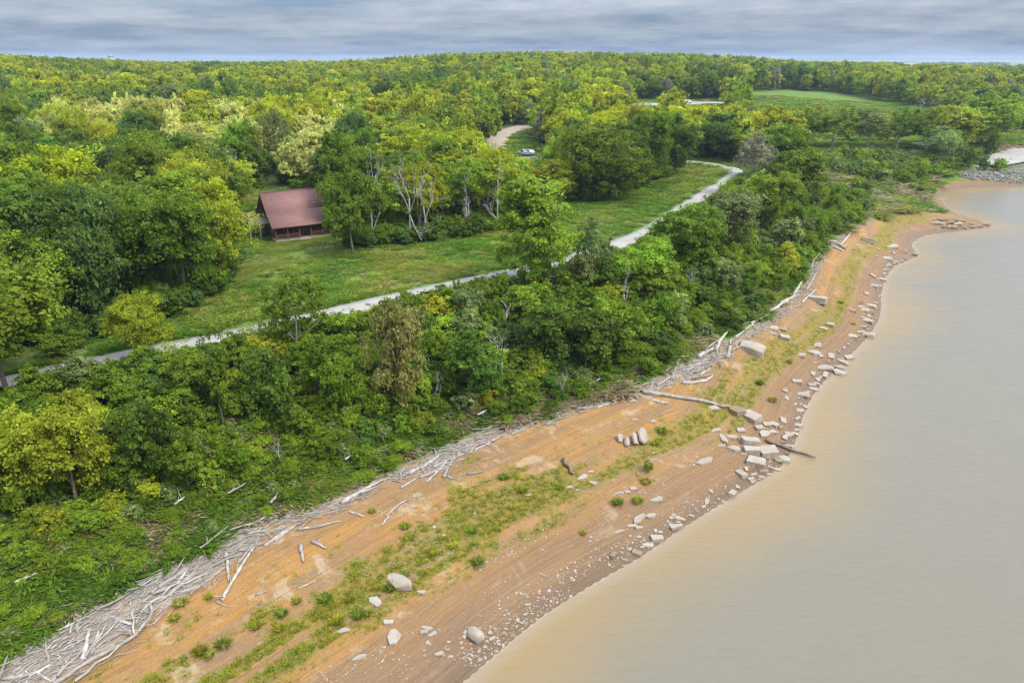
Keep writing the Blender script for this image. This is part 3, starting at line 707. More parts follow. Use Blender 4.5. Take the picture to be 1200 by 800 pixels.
# --- stuff: instanced copies of a few shapes
PCOL = {}
def scatter(name, kind_label, pts, rz, sc, ix, objs, mat=None):
    key = name + '_shapes'; pc = bpy.data.collections.new(key)
    for i, o in enumerate(objs):
        o.name = '%s_shape_%02d' % (name, i); pc.objects.link(o)
    me = bpy.data.meshes.new(name); me.vertices.add(len(pts)); me.vertices.foreach_set('co', np.asarray(pts, np.float32).ravel())
    for nm, arr, tp in (('rz', rz, 'FLOAT'), ('ix', ix, 'INT')):
        a = me.attributes.new(nm, tp, 'POINT'); a.data.foreach_set('value', np.asarray(arr, np.int32 if tp == 'INT' else np.float32))
    a = me.attributes.new('sc', 'FLOAT_VECTOR', 'POINT'); a.data.foreach_set('vector', np.asarray(sc, np.float32).ravel())
    me.update(); o = link(name, me); tag(o, kind_label, kind='stuff')
    ng = bpy.data.node_groups.new(name, 'GeometryNodeTree')
    ng.interface.new_socket('Geometry', in_out='INPUT', socket_type='NodeSocketGeometry'); ng.interface.new_socket('Geometry', in_out='OUTPUT', socket_type='NodeSocketGeometry')
    nn = ng.nodes.new; gi = nn('NodeGroupInput'); go = nn('NodeGroupOutput'); ip = nn('GeometryNodeInstanceOnPoints'); ci = nn('GeometryNodeCollectionInfo')
    ci.inputs['Collection'].default_value = pc; ci.inputs['Separate Children'].default_value = True; ci.inputs['Reset Children'].default_value = True
    def na(nm, t): q = nn('GeometryNodeInputNamedAttribute'); q.data_type = t; q.inputs['Name'].default_value = nm; return q.outputs['Attribute']
    cx = nn('ShaderNodeCombineXYZ'); er = nn('FunctionNodeEulerToRotation'); L = ng.links.new
    L(na('rz', 'FLOAT'), cx.inputs[2]); L(cx.outputs[0], er.inputs[0]); L(er.outputs[0], ip.inputs['Rotation'])
    L(na('sc', 'FLOAT_VECTOR'), ip.inputs['Scale']); L(na('ix', 'INT'), ip.inputs['Instance Index'])
    ip.inputs['Pick Instance'].default_value = True; L(ci.outputs[0], ip.inputs['Instance']); L(gi.outputs[0], ip.inputs['Points']); L(ip.outputs[0], go.inputs[0])
    md = o.modifiers.new('scatter', 'NODES'); md.node_group = ng; return o
def shape_obj(me, color=None):
    if color is not None:
        if me.users: me = me.copy()
        me.materials[0] = leaf_mat('foliage_shade', color=tuple(float(c) for c in color))
    return bpy.data.objects.new('shape', me)
# far woods: smaller meshes with larger sprays
far_shapes = []; far_key = {}
for ci_, (cname, n) in enumerate((('dark', 2), ('teal', 1), ('green', 3), ('bright', 2), ('yellow', 3), ('gold', 2), ('sage', 2), ('pale', 2), ('grey', 1))):
    for i in range(n):
        g = np.random.default_rng(300 + ci_ * 10 + i); shp = 'flat' if cname in ('gold',) or (cname == 'yellow' and i == 0) else 'round'
        cm, _ = crown_mesh('crown', g, 13, 5.2, 1.5, shp, 30, 9, 36, .31, .2 if cname in ('pale', 'grey') else 0)
        far_key.setdefault(cname, []).append(len(far_shapes)); far_shapes.append(shape_obj(cm, tuple(np.array(GREENS[cname]) * g.uniform(.94, 1.06, 3))))
pts, rzs, scs, ixs = [], [], [], []
for w in REST:
    if w[1] == 'small': continue
    L = far_key.get(w[6], far_key['green']); pts.append((w[2], w[3], w[7] - .2)); rzs.append(rng.uniform(0, 6.28)); scs.append((w[5] / 10.4, w[5] / 10.4, w[4] / 13)); ixs.append(L[int(rng.integers(len(L)))])
scatter('distant_woods', 'closed canopy of mixed green woods rolling to the skyline', pts, rzs, scs, ixs, far_shapes)
# tree lines of the farmland beyond
tl, rz2, sc2, ix2 = [], [], [], []
tl_shapes = [shape_obj(crown_mesh('crown', np.random.default_rng(400 + i), 11, 8, .5, 'shrub', 16, 8, 10, 1.1)[0], GREENS['dark'] if i else GREENS['green']) for i in range(3)]
for _ in range(46):
    a = rng.uniform(-.72, .72); d = rng.uniform(1500, 5200); x0, y0 = d * math.sin(a), d * math.cos(a); ln = rng.uniform(120, 700); dr = rng.normal(0, .25)
    for k in range(int(ln / 11)):
        x = x0 + (k * 11 - ln / 2) * math.cos(dr) + rng.normal(0, 4); y = y0 + (k * 11 - ln / 2) * math.sin(dr) + rng.normal(0, 8)
        tl.append((x, y)); rz2.append(rng.uniform(0, 6.28)); s = rng.uniform(.7, 1.35); sc2.append((s * rng.uniform(.8, 1.3), s, s)); ix2.append(int(rng.integers(3)))
tl = np.array(tl); tz = heights(tl[:, 0], tl[:, 1])
scatter('far_treeline', 'dark tree lines across the far farmland', np.c_[tl, tz - .3], rz2, sc2, ix2, tl_shapes)

# ------------------------------------------------------------------ shrubs of the bank and the cove
SHR = []
def shrub_ok(p, d): return near_d(p, [(s[0], s[1]) for s in SHR]) > d
for _ in range(2600):
    uu = rng.uniform(-60, 1010); pv = v_path(uu) if uu < 861 else np.interp(uu, [861, 1010], [206, 225]); dv = np.interp(uu, [a for a, b in D_PX], [b for a, b in D_PX])
    f = rng.uniform(.05, .93); vv = pv + (dv - pv) * f
    p = hit(uu, vv)
    if uu < 330 and f > .62 and rng.random() < .5: continue
    if f > .80 and rng.random() < .7: continue
    if uu < 420 and f > .5 and rng.random() < .35: continue
    S = rng.uniform(.75, 1.25) * (.62 if f > .72 else 1) * (.62 if uu < 420 and f > .48 else 1) * (.7 if f < .12 else 1)
    if not shrub_ok(p[:2], 1.75 * S + .3): continue
    m = pxm(p); H = 3.1 * S
    if uu < 860: H = min(H, max(.9, (vv - pv - 3) * m + .5))
    dist = np.hypot(p[0], p[1])
    colour = ['dark', 'green', 'green', 'bright', 'teal', 'bright', 'sage', 'yellow', 'green'][int(rng.integers(9))]
    if uu < 420 and f > .55: colour = ['bright', 'yellow', 'bright', 'green', 'sage'][int(rng.integers(5))]
    SHR.append((p[0], p[1], p[2], H, 3.9 * S, colour, 'shrub', uu, vv, H / dist))
for _ in range(500):                       # willows in the cove and along the forest foot
    uu, vv = rng.uniform(950, 1085), rng.uniform(186, 222)
    if not inpoly(uu, vv, [(955, 190), (990, 182), (1050, 188), (1085, 200), (1082, 212), (1060, 218), (1020, 214), (975, 205)]): continue
    p = hit(uu, vv)
    if not shrub_ok(p[:2], 3.0): continue
    SHR.append((p[0], p[1], p[2], rng.uniform(3.2, 5.2), rng.uniform(3.6, 5), ['bright', 'sage', 'green'][int(rng.integers(3))], 'willow', uu, vv, .03))
for uu, vv, h, w in ((1068, 223, 7, 9), (1079, 228, 9, 13), (1152, 200, 14, 13), (1170, 200, 13, 18), (1132, 199, 24, 14), (1110, 200, 14, 14), (1098, 206, 14, 22), (1158, 186, 30, 18), (1120, 186, 28, 22), (1005, 222, 14, 20), (760, 552, 13, 12)):
    p = hit(uu, vv); m = pxm(p); SHR.append((p[0], p[1], p[2], h * m * 1.1, w * m * 1.1, ['bright', 'green'][int(rng.integers(2))], 'willow', uu, vv, .06))
for k in range(150):                        # shrubs at the foot of the woods
    i = int(rng.integers(3, 24)); a, b = FOREST[i], FOREST[i + 1]; t = rng.random(); uu, vv = a[0] + (b[0] - a[0]) * t, a[1] + (b[1] - a[1]) * t + rng.uniform(-3, 4)
    if vv > 436 or (262 < uu < 410 and 216 < vv < 300): continue
    p = hit(uu, vv)
    if not shrub_ok(p[:2], 2.0): continue
    SHR.append((p[0], p[1], p[2], rng.uniform(2, 3.6), rng.uniform(3, 5), ['dark', 'green', 'teal'][int(rng.integers(3))], 'shrub', uu, vv, .022))
SHR = [s for s in SHR if (s[6] == 'willow') or pdist(np.array([s[0]]), np.array([s[1]]), np.array(path_xy))[0][0] > 2.6 + s[4] * .3]
SHR.sort(key=lambda s: -s[9])
for s in SHR[:290]:
    o = plant(s[6], s[:2], s[3], s[4], s[5], '', 'shrub', 'willow_shrub' if s[6] == 'willow' else 'leafy_shrub', None, z=s[2])
    H = s[3]; note(o, ' '.join(x for x in (('large' if H > 3.3 else 'small' if H < 2.1 else ''), WORD[s[5]], 'willow shrub' if s[6] == 'willow' else 'rounded shrub') if x), s[:3], H)
FOOT = []
near_c = cand[(np.hypot(cand[:, 0], cand[:, 1]) < 250)]
for x, y in near_c:
    for k in range(2):
        a, b = x + rng.normal(0, 2.2), y + rng.normal(0, 2.2); z = height(a, b); u, v = project(a, b, z)
        if in_forest(np.array([u]), np.array([v]))[0] and pdist(np.array([a]), np.array([b]), np.array(path_xy))[0][0] > 4: FOOT.append((a, b, z, rng.uniform(1.8, 4.2), rng.uniform(3, 5.5), ['dark', 'green', 'teal', 'green', 'bright'][int(rng.integers(5))]))
for _ in range(900):                       # low growth filling the bank between the shrubs
    uu = rng.uniform(-80, 1000); pv = v_path(uu) if uu < 861 else np.interp(uu, [861, 1010], [206, 225]); dv = np.interp(uu, [a for a, b in D_PX], [b for a, b in D_PX])
    ff = rng.uniform(.08, .97); p = hit(uu, pv + (dv - pv) * ff); s = rng.uniform(.5, 1.1) * (.6 if ff > .7 else 1)
    if pdist(p[:1], p[1:2], np.array(path_xy))[0][0] < 3.2: continue
    FOOT.append((p[0], p[1], p[2], 1.3 * s, 2.4 * s, ['bright', 'green', 'sage', 'green', 'dark', 'dark'][int(rng.integers(6))]))
SMALLREST = FOOT + [(w[2], w[3], w[7], w[4], w[5], w[6]) for w in REST if w[1] == 'small'] + [s[:6] for s in SHR[290:]]
if SMALLREST:
    shp = [shape_obj(PROTO['shrub'][i][1], GREENS[c]) for i, c in enumerate(('dark', 'green', 'bright', 'teal', 'sage'))]
    cidx = dict(dark=0, green=1, bright=2, teal=3, sage=4)
    scatter('undergrowth', 'leafy undergrowth filling the gaps on the bank', [(a, b, c - .05) for a, b, c, *_ in SMALLREST], [rng.uniform(0, 6.28) for _ in SMALLREST],
            [(s[4] / 4, s[4] / 4, s[3] / 3) for s in SMALLREST], [cidx.get(s[5], 1) for s in SMALLREST], shp)

# ------------------------------------------------------------------ grass and weeds
def tuft(g, n, w, h, blade):
    """a tuft of narrow leaves fanning out of the ground"""
    a = g.uniform(0, 6.28, n); rr = w * np.sqrt(g.random(n)) * .6; P = np.c_[np.cos(a) * rr, np.sin(a) * rr, np.zeros(n)]
    lean = np.c_[np.cos(a), np.sin(a), np.zeros(n)] * g.uniform(.2, 1.1, (n, 1)) * w; hh = h * g.uniform(.5, 1.15, (n, 1))
    side = np.c_[-np.sin(a), np.cos(a), np.zeros(n)] * blade + g.normal(0, blade * .4, (n, 3)) * [1, 1, 0]
    top = P + lean + np.c_[np.zeros((n, 2)), hh]; mid = P + lean * .4 + np.c_[np.zeros((n, 2)), hh * .6]
    V = np.stack([P, mid - side, top, mid + side], 1).reshape(-1, 3)
    return np_mesh('tuft', V, np.arange(4 * n).reshape(n, 4), [M['leaf']], False, dict(tint=('FACE', g.normal(0, .14, n))))
gcol = [(.11, .205, .018), (.14, .245, .022), (.18, .27, .027), (.25, .28, .045), (.125, .225, .027), (.34, .28, .15), (.085, .16, .016)]
g_shapes = [shape_obj(tuft(np.random.default_rng(600 + i), 50, .8, .30, .055), c) for i, c in enumerate(gcol)]
n = 105000; ang = rng.uniform(-.92, .72, n); rr = np.exp(rng.uniform(np.log(33), np.log(460), n)); gx, gy = rr * np.sin(ang), rr * np.cos(ang); gf = fields(gx, gy); gu, gv = project(gx, gy, gf['z'])
lawnp = inpoly(gu, gv, [(262, 335), (284, 262), (300, 236), (400, 236), (406, 296), (396, 308), (330, 314)])
okg = ((gf['inD'] & (gf['frac'] > 1.01) & (gf['dd'] > .4 + 1.6 * fnoise(gx / 3, gy / 3, 71))) | ((~gf['wat']) & (~gf['inD']) & (gu > 900) & (cove_green(gf, gx, gy, gv) > .56))) & (pdist(gx, gy, np.array(path_xy))[0] > 3.1) & (pdist(gx, gy, np.array([hit(u, v)[:2] for u, v in ((700, 123.5), (745, 123.5), (790, 122), (820, 121), (850, 120.5))]))[0] > 8) & (~lawnp | (rng.random(n) < .8)) & ~(in_forest(gu, gv)) & (fnoise(gx / 2.5, gy / 2.5, 73, 3) > .36) & (gf['dirt'] < .5 if 'dirt' in gf else True)
okg &= pdist(gx, gy, np.array([hit(u, v)[:2] for u, v in ((640, 143), (612, 149), (594, 154), (582, 162), (577, 172), (578, 184), (590, 196), (632, 184))]))[0] > 5.5
okg &= ~inpoly(gu, gv, [(1090, 215), (1130, 196), (1150, 180), (1180, 172), (1300, 172), (1300, 215)])
gx, gy, gz = gx[okg], gy[okg], gf['z'][okg]; fr = gf['frac'][okg]; sel = fnoise(gx / 9, gy / 9, 75, 3) + rng.normal(0, .09, len(gx))
gi_ = np.select([sel < .28, sel < .36, sel < .44, sel < .54, sel < .63], [6, 0, 4, 1, 2], 3); gi_ = np.where((rng.random(len(gx)) < .05) | ((fnoise(gx / 3.5, gy / 3.5, 78, 3) > .555) & (fr < 1.7)), 5, gi_)
hh = rng.uniform(.7, 1.3, len(gx)) * (.65 + .9 * fnoise(gx / 6, gy / 6, 79, 3)) * np.clip(np.hypot(gx, gy) / 130, .85, 2.2) * np.where(fr > 1.99, .8, 1.15)
scatter('grass', 'rough meadow grass and weeds of the bank', np.c_[gx, gy, gz], rng.uniform(0, 6.28, len(gx)), np.c_[hh * 1.5, hh * 1.5, hh * np.where(lawnp[okg], .35, 1)], gi_, g_shapes)
# yellow flower patches of the meadow
g = np.random.default_rng(77)
fm = leaves(g, g.normal(0, .35, (60, 3)) * [1, 1, .15] + [0, 0, .5], np.tile([0, 0, 1.0], (60, 1)), .045)
fl_shape = [shape_obj(np_mesh('flowers', fm[0], fm[1], [M['leaf']], False, dict(tint=('FACE', g.normal(0, .1, 60)))), (.50, .44, .05))]
fx = []
for uu, vv, s in ((495, 313, 22), (448, 330, 16), (470, 318, 14), (538, 315, 14), (455, 345, 18), (415, 335, 12), (280, 350, 14), (560, 300, 10), (430, 350, 16), (300, 372, 10)):
    for _ in range(6):
        p = hit(uu + rng.normal(0, s * .6), vv + rng.normal(0, s * .25)); fx.append(p)
fx = np.array(fx); fx = fx[pdist(fx[:, 0], fx[:, 1], np.array(path_xy))[0] > 2.6]
scatter('meadow_flowers', 'yellow wildflowers in the meadow grass', fx, rng.uniform(0, 6.28, len(fx)), np.ones((len(fx), 3)) * rng.uniform(.7, 1.4, (len(fx), 1)), np.zeros(len(fx), int), fl_shape)
# green weeds on the beach
wcol = [(.26, .30, .025), (.33, .31, .028), (.17, .25, .026), (.38, .32, .05)]
w_shapes = [shape_obj(tuft(np.random.default_rng(700 + i), 22, .30, .15, .03), c) for i, c in enumerate(wcol)]
n = 210000; ang = rng.uniform(-.95, .70, n); rr = np.exp(rng.uniform(np.log(26), np.log(260), n)); wx, wy = rr * np.sin(ang), rr * np.cos(ang); wf = fields(wx, wy)
wv = weed_at(wf, wx, wy); okw = (~wf['wat']) & (~wf['inD']) & (rng.random(n) < np.clip((wv - .22) * 1.4, 0, 1) ** 2.0 * .62)
wx, wy, wz, wv = wx[okw], wy[okw], wf['z'][okw], wv[okw]; s = rng.uniform(.35, .95, len(wx)) * (0.6 + .45 * wv)
scatter('beach_weeds', 'low yellow green weeds sprouting in rows on the soil beach', np.c_[wx, wy, wz], rng.uniform(0, 6.28, len(wx)), np.c_[s, s, s], rng.choice(4, len(wx), p=[.35, .3, .2, .15]), w_shapes)
# a few larger weed clumps standing alone
CL = [(245, 768), (235, 765), (262, 757), (300, 735), (327, 738), (381, 703), (409, 703), (441, 690), (458, 690), (495, 672), (532, 640), (553, 622), (436, 600), (683, 625), (724, 590), (747, 588), (757, 565), (590, 560), (612, 575), (600, 596), (330, 720), (205, 725), (395, 728), (420, 722), (475, 618), (508, 650), (775, 505), (768, 520), (905, 470), (890, 450), (925, 425), (1000, 380), (985, 355), (430, 720), (348, 705), (880, 355), (212, 708), (245, 700), (560, 660), (655, 572)]
cl_mesh = [tuft(np.random.default_rng(730 + i), 120, .42, .34, .035) for i in range(4)]
for i, (uu, vv) in enumerate(CL):
    p = hit(uu, vv); c = wcol[i % 3]; o = link('weed_clump', cl_mesh[i % 4], loc=tuple(p), color=tuple(np.array(c) * rng.uniform(.8, 1.1))); o.rotation_euler.z = rng.uniform(0, 6)
    k = rng.uniform(.7, 1.35); o.scale = (k, k, k * rng.uniform(.7, 1.1)); tag(o, None, 'weed', 'weed clumps on the beach'); note(o, ('tall' if k > 1.1 else 'low') + ' green weed clump', p, .2)
# ------------------------------------------------------------------ stones of the beach
def stone(seed, kind):
    """a broken limestone piece, unit length along x"""
    g = np.random.default_rng(seed); b = bmesh.new()
    if kind == 'slab':                                             # irregular flat plate with sheer broken sides
        n = int(g.integers(5, 8)); a = np.sort(np.linspace(0, 6.28, n, endpoint=False) + g.uniform(-.35, .35, n)); r = g.uniform(.78, 1.12, n); th = .26
        for t, k in ((-th, 1.0), (th * .55, .98), (th, .86)):
            for ai, ri in zip(a, r): b.verts.new((math.cos(ai) * ri * k * .55 + g.normal(0, .012), math.sin(ai) * ri * k * .36 + g.normal(0, .012), t * .5 + g.normal(0, .02)))
    elif kind == 'block':
        for x in (-.5, .5):
            for y in (-.33, .33):
                for z in (-.25, .22):
                    for k in range(2): b.verts.new((x * g.uniform(.75, 1.05), y * g.uniform(.7, 1.05), z * g.uniform(.8, 1.1)))
    elif kind == 'wedge':
        for x, y, z in ((-.55, -.3, -.2), (-.55, .25, -.2), (-.5, -.2, .14), (-.45, .28, .2), (.1, -.38, .24), (.1, .36, .26), (.55, -.3, .1), (.5, .28, .16), (.5, -.33, -.22), (.42, .33, -.22), (0, .42, -.2), (0, -.42, -.2)):
            b.verts.new((x + g.normal(0, .03), y + g.normal(0, .03), z + g.normal(0, .02)))
    else:
        for _ in range(46):
            d = unit(g.normal(0, 1, 3)); b.verts.new((d[0] * .5 * g.uniform(.9, 1.05), d[1] * .42 * g.uniform(.9, 1.05), d[2] * .3 * g.uniform(.9, 1.05)))
    r_ = bmesh.ops.convex_hull(b, input=b.verts[:]); bmesh.ops.delete(b, geom=[x for x in r_['geom_interior'] if isinstance(x, bmesh.types.BMVert)], context='VERTS')
    bmesh.ops.bevel(b, geom=b.edges[:], offset=.016, segments=1, affect='EDGES', profile=.5)
    if kind == 'boulder': bmesh.ops.subdivide_edges(b, edges=b.edges[:], cuts=1, smooth=.3)
    bmesh.ops.recalc_face_normals(b, faces=b.faces[:])
    me = bpy.data.meshes.new('stone_' + kind); b.to_mesh(me); b.free(); me.materials.append(M['rock']); return me
STONE = {k: [stone(900 + 40 * j + i, k) for i in range(n)] for j, (k, n) in enumerate((('slab', 8), ('block', 6), ('wedge', 3), ('boulder', 4)))}
STONE_B = {}
def with_mat(me, mat):
    key = (me.name, mat.name)
    if key not in STONE_B: c = me.copy(); c.materials[0] = mat; STONE_B[key] = c
    return STONE_B[key]
def add_stone(p, L, Wd, T, kind, rz, tilt=(0, 0), mat=None, noun=None, sink=.32, group='limestone pieces along the shore'):
    me = STONE[kind][int(rng.integers(len(STONE[kind])))]
    if mat is not None: me = with_mat(me, mat)
    hk = dict(slab=.26, block=.47, wedge=.46, boulder=.6)[kind]; wk = dict(slab=.72, block=.68, wedge=.74, boulder=.84)[kind]
    o = link('boulder' if kind == 'boulder' else 'flat_stone' if kind == 'slab' else 'limestone_block', me)
    o.scale = (L, Wd / wk, T / hk); o.rotation_euler = (tilt[0], tilt[1], rz); o.location = (p[0], p[1], p[2] + T * (.5 - sink))
    tag(o, None, 'boulder' if kind == 'boulder' else 'rock', group); sz = 'large' if L > 1.9 else 'small' if L < .8 else ''
    note(o, noun or ' '.join(x for x in (sz, 'brown stained' if mat is M['brown_rock'] else 'pale', dict(slab='flat stone slab', block='angular stone block', wedge='wedge shaped stone', boulder='rounded boulder')[kind]) if x), p, T); return o
# (u, v, width, height, kind, long axis in the picture, brown?)
RK = [(468, 682, 30, 22, 'slab', (1, .9), 0), (494, 694, 12, 8, 'slab', (1, .2), 0), (440, 705, 14, 15, 'slab', (1, 1), 0), (461, 746, 16, 22, 'slab', (1, -3), 0), (455, 730, 11, 9, 'block', (1, 0), 0), (403, 739, 19, 10, 'slab', (1, 0), 0),
      (422, 770, 17, 9, 'slab', (1, -.3), 0), (501, 736, 13, 8, 'slab', (1, .3), 0), (507, 743, 12, 8, 'slab', (1, -.3), 0), (497, 741, 9, 7, 'block', (1, 0), 0), (515, 766, 12, 9, 'slab', (1, -.3), 0), (557, 746, 25, 27, 'boulder', (1, 1.2), 0), (577, 748, 9, 7, 'slab', (1, -.5), 0),
      (749, 608, 15, 13, 'slab', (1, -.8), 0), (763, 604, 11, 9, 'slab', (1, -.3), 0), (741, 616, 11, 6, 'slab', (1, 0), 0), (749, 619, 8, 5, 'block', (1, 0), 0), (726, 623, 12, 5, 'slab', (1, 0), 0), (770, 586, 15, 9, 'slab', (1, -.2), 0), (770, 632, 13, 10, 'block', (1, 0), 0),
      (760, 639, 13, 8, 'slab', (1, .2), 0), (797, 608, 13, 9, 'slab', (1, .3), 0), (795, 617, 9, 7, 'block', (1, 0), 0), (683, 560, 13, 9, 'slab', (1, -.5), 0), (692, 553, 9, 4, 'slab', (1, 0), 0), (695, 566, 10, 6, 'slab', (1, .3), 0), (667, 571, 9, 5, 'slab', (1, 0), 0),
      (677, 574, 6, 3, 'slab', (1, 0), 0), (726, 578, 11, 5, 'slab', (1, 0), 0), (742, 573, 7, 6, 'block', (1, 0), 0), (735, 577, 6, 4, 'block', (1, 0), 0), (619, 580, 7, 4, 'slab', (1, 0), 0),
      (881, 411, 30, 15, 'wedge', (1, .55), 0), (906, 385, 14, 9, 'slab', (1, .6), 0), (917, 386, 12, 6, 'slab', (1, .6), 0), (919, 396, 12, 7, 'block', (1, .4), 0), (905, 391, 9, 4, 'slab', (1, .3), 0), (958, 353, 22, 8, 'block', (1, .5), 0), (1018, 283, 15, 11, 'block', (1, .4), 0),
      (1046, 290, 12, 4, 'slab', (1, .1), 0), (1040, 303, 11, 5, 'slab', (1, .3), 0), (1070, 298, 12, 4, 'slab', (1, .3), 1), (1034, 328, 9, 6, 'slab', (1, .5), 0), (1026, 335, 14, 6, 'slab', (1, .6), 0), (1021, 359, 16, 6, 'slab', (1, .4), 0), (1013, 364, 13, 7, 'slab', (1, .6), 0),
      (1016, 376, 19, 8, 'slab', (1, .5), 0), (998, 364, 10, 6, 'slab', (1, .6), 1), (973, 381, 9, 8, 'block', (1, .6), 0), (965, 385, 10, 5, 'slab', (1, .6), 0), (957, 405, 15, 9, 'slab', (1, .5), 0), (953, 414, 16, 8, 'slab', (1, .5), 0), (966, 432, 25, 11, 'slab', (1, .35), 0),
      (983, 437, 13, 8, 'slab', (1, .6), 0), (1016, 393, 20, 7, 'slab', (1, .4), 0), (999, 394, 12, 7, 'slab', (1, .4), 0), (1008, 389, 10, 5, 'slab', (1, .4), 0), (988, 425, 14, 6, 'slab', (1, .5), 0), (983, 431, 12, 5, 'slab', (1, .6), 0), (995, 420, 9, 6, 'block', (1, 0), 0), (941, 463, 19, 10, 'slab', (1, .4), 0),
      (954, 456, 11, 6, 'slab', (1, .3), 0), (920, 458, 9, 5, 'slab', (1, .4), 0), (938, 416, 12, 9, 'slab', (1, .3), 0), (880, 490, 20, 13, 'block', (1, .7), 0), (864, 483, 13, 11, 'block', (1, 1), 1), (870, 481, 10, 9, 'slab', (1, 1), 1), (835, 479, 16, 7, 'slab', (1, .3), 0), (851, 476, 16, 8, 'slab', (1, .3), 1),
      (769, 470, 11, 6, 'slab', (1, .4), 0), (778, 472, 9, 5, 'slab', (1, .4), 0), (839, 505, 13, 5, 'slab', (1, 0), 0), (848, 515, 11, 15, 'slab', (1, 2), 0), (858, 512, 13, 9, 'slab', (1, .3), 0), (860, 526, 15, 10, 'slab', (1, .5), 0), (826, 541, 18, 8, 'slab', (1, -.2), 0), (879, 519, 21, 10, 'block', (1, .15), 0),
      (881, 529, 18, 9, 'block', (1, .2), 0), (900, 531, 20, 15, 'block', (1, .2), 0), (886, 543, 22, 15, 'block', (1, .4), 0), (896, 509, 12, 10, 'slab', (1, -.6), 0), (906, 506, 11, 7, 'slab', (1, .3), 0), (907, 498, 9, 9, 'block', (1, .7), 0), (899, 498, 9, 7, 'block', (1, .3), 0), (918, 538, 14, 12, 'slab', (1, 1), 0),
      (911, 550, 9, 6, 'slab', (1, .3), 0), (890, 502, 9, 6, 'block', (1, 0), 0), (884, 556, 9, 5, 'slab', (1, 0), 0), (893, 559, 9, 5, 'slab', (1, .2), 0), (880, 562, 7, 4, 'block', (1, 0), 0), (902, 556, 8, 5, 'slab', (1, .2), 0), (937, 481, 11, 8, 'slab', (1, .6), 0), (925, 509, 10, 7, 'slab', (1, .3), 0),
      (954, 262, 8, 4, 'slab', (1, .3), 0), (975, 284, 12, 7, 'slab', (1, .5), 0), (765, 494, 8, 5, 'slab', (1, 0), 0), (744, 492, 7, 4, 'slab', (1, 0), 0), (742, 470, 10, 4, 'slab', (1, 0), 0), (846, 522, 9, 5, 'slab', (1, 0), 0), (868, 505, 9, 6, 'block', (1, 0), 0), (872, 532, 8, 4, 'slab', (1, 0), 0)]
def axis_angle(u, v, du, dv, step=6):
    k = step / math.hypot(du, dv); a = hit(u, v); b = hit(u + du * k, v + dv * k); return math.atan2(b[1] - a[1], b[0] - a[0]), math.hypot(b[0] - a[0], b[1] - a[1]) / step
for uu, vv, w, h, kind, (du, dv), br in RK:
    p = hit(uu, vv); rz, mpp = axis_angle(uu, vv, du, dv); L = math.hypot(w, h * .5) * mpp if dv < 1.2 * du else h * mpp
    perp = math.hypot(*(hit(uu, vv - 3)[:2] - p[:2])) / 3; Wd = min(L * .95, max(.35 * L, (h if dv < 1.2 * du else w / max(mpp, 1e-3) * pxm(p) / 1) * (perp if dv < 1.2 * du else mpp) * .72)); T = L * {'slab': .2, 'block': .42, 'wedge': .42, 'boulder': .62}[kind]
    add_stone(p, L, Wd, T, kind, rz, (rng.normal(0, .1), rng.normal(0, .1)), M['brown_rock'] if br else None)
for uu, vv, h, t in ((726.5, 515, 15, -.2), (735, 519, 14, -.25), (745, 517, 22, .12), (753, 514, 24, .2)):      # thin plates standing on edge
    p = hit(uu, vv); m = pxm(p); o = add_stone(p, h * m * 1.15, h * m * .72, .30, 'slab', 1.9, (0, 0), None, 'thin stone plate standing on edge', 0)
    o.rotation_euler = (.85, t * .5, 1.25); o.location.z = p[2] + h * m * .2
# the stony point, the riprap and loose stones along the waterline
pts_r = []
for _ in range(400):
    if len(pts_r) > 60: break
    t = rng.random(); uu = 1090 + 66 * t; vv = rng.uniform(255 + 7 * t, 269 - 3 * t); p = hit(uu, vv)
    if near_d(p[:2], pts_r) < 1.25: continue
    pts_r.append(tuple(p[:2])); L = rng.uniform(.8, 2.6)
    add_stone(p, L, L * .65, L * .24, 'slab', rng.normal(-.45, .3), (rng.normal(0, .12), rng.normal(0, .12)), M['brown_rock'] if rng.random() < .7 else None, group='slabs of the stony point')
n_r = 0
for _ in range(3000):
    if n_r >= 105: break
    k = rng.random(); i = int(rng.integers(0, 19)); a, b = S_PX[i], S_PX[i + 1]; t = rng.random(); uu, vv = a[0] + (b[0] - a[0]) * t, a[1] + (b[1] - a[1]) * t
    inl = rng.exponential(9) + 1.5; uu -= inl * .8; vv -= inl * .55
    if vv > 668 or (n_r > 60 and uu < 800): continue
    p = hit(uu, vv)
    if near_d(p[:2], pts_r) < .8 or p[2] < .02: continue
    pts_r.append(tuple(p[:2])); L = rng.uniform(.45, 1.15) * (1.15 if uu > 850 else .8); kd = 'slab' if rng.random() < .65 else 'block'; n_r += 1
    add_stone(p, L, L * rng.uniform(.5, .75), L * (.22 if kd == 'slab' else .4), kd, rng.uniform(0, 6.28), (rng.normal(0, .12), rng.normal(0, .12)), M['brown_rock'] if rng.random() < .15 else None)
n_p = 0
for _ in range(900):
    if n_p >= 55: break
    uu, vv = rng.uniform(1118, 1230), rng.uniform(196, 215)
    if not inpoly(uu, vv, [(1112, 204), (1150, 196), (1170, 193), (1240, 190), (1240, 216), (1180, 213), (1140, 209)]): continue
    p = hit(uu, vv)
    if near_d(p[:2], pts_r) < 1.1: continue
    pts_r.append(tuple(p[:2])); L = rng.uniform(.7, 1.5); n_p += 1
    add_stone(p, L, L * .75, L * .6, 'block', rng.uniform(0, 6.28), (rng.normal(0, .3), rng.normal(0, .3)), M['riprap'], ('large ' if L > 1.2 else '') + 'grey riprap stone', group='riprap stones of the bank')
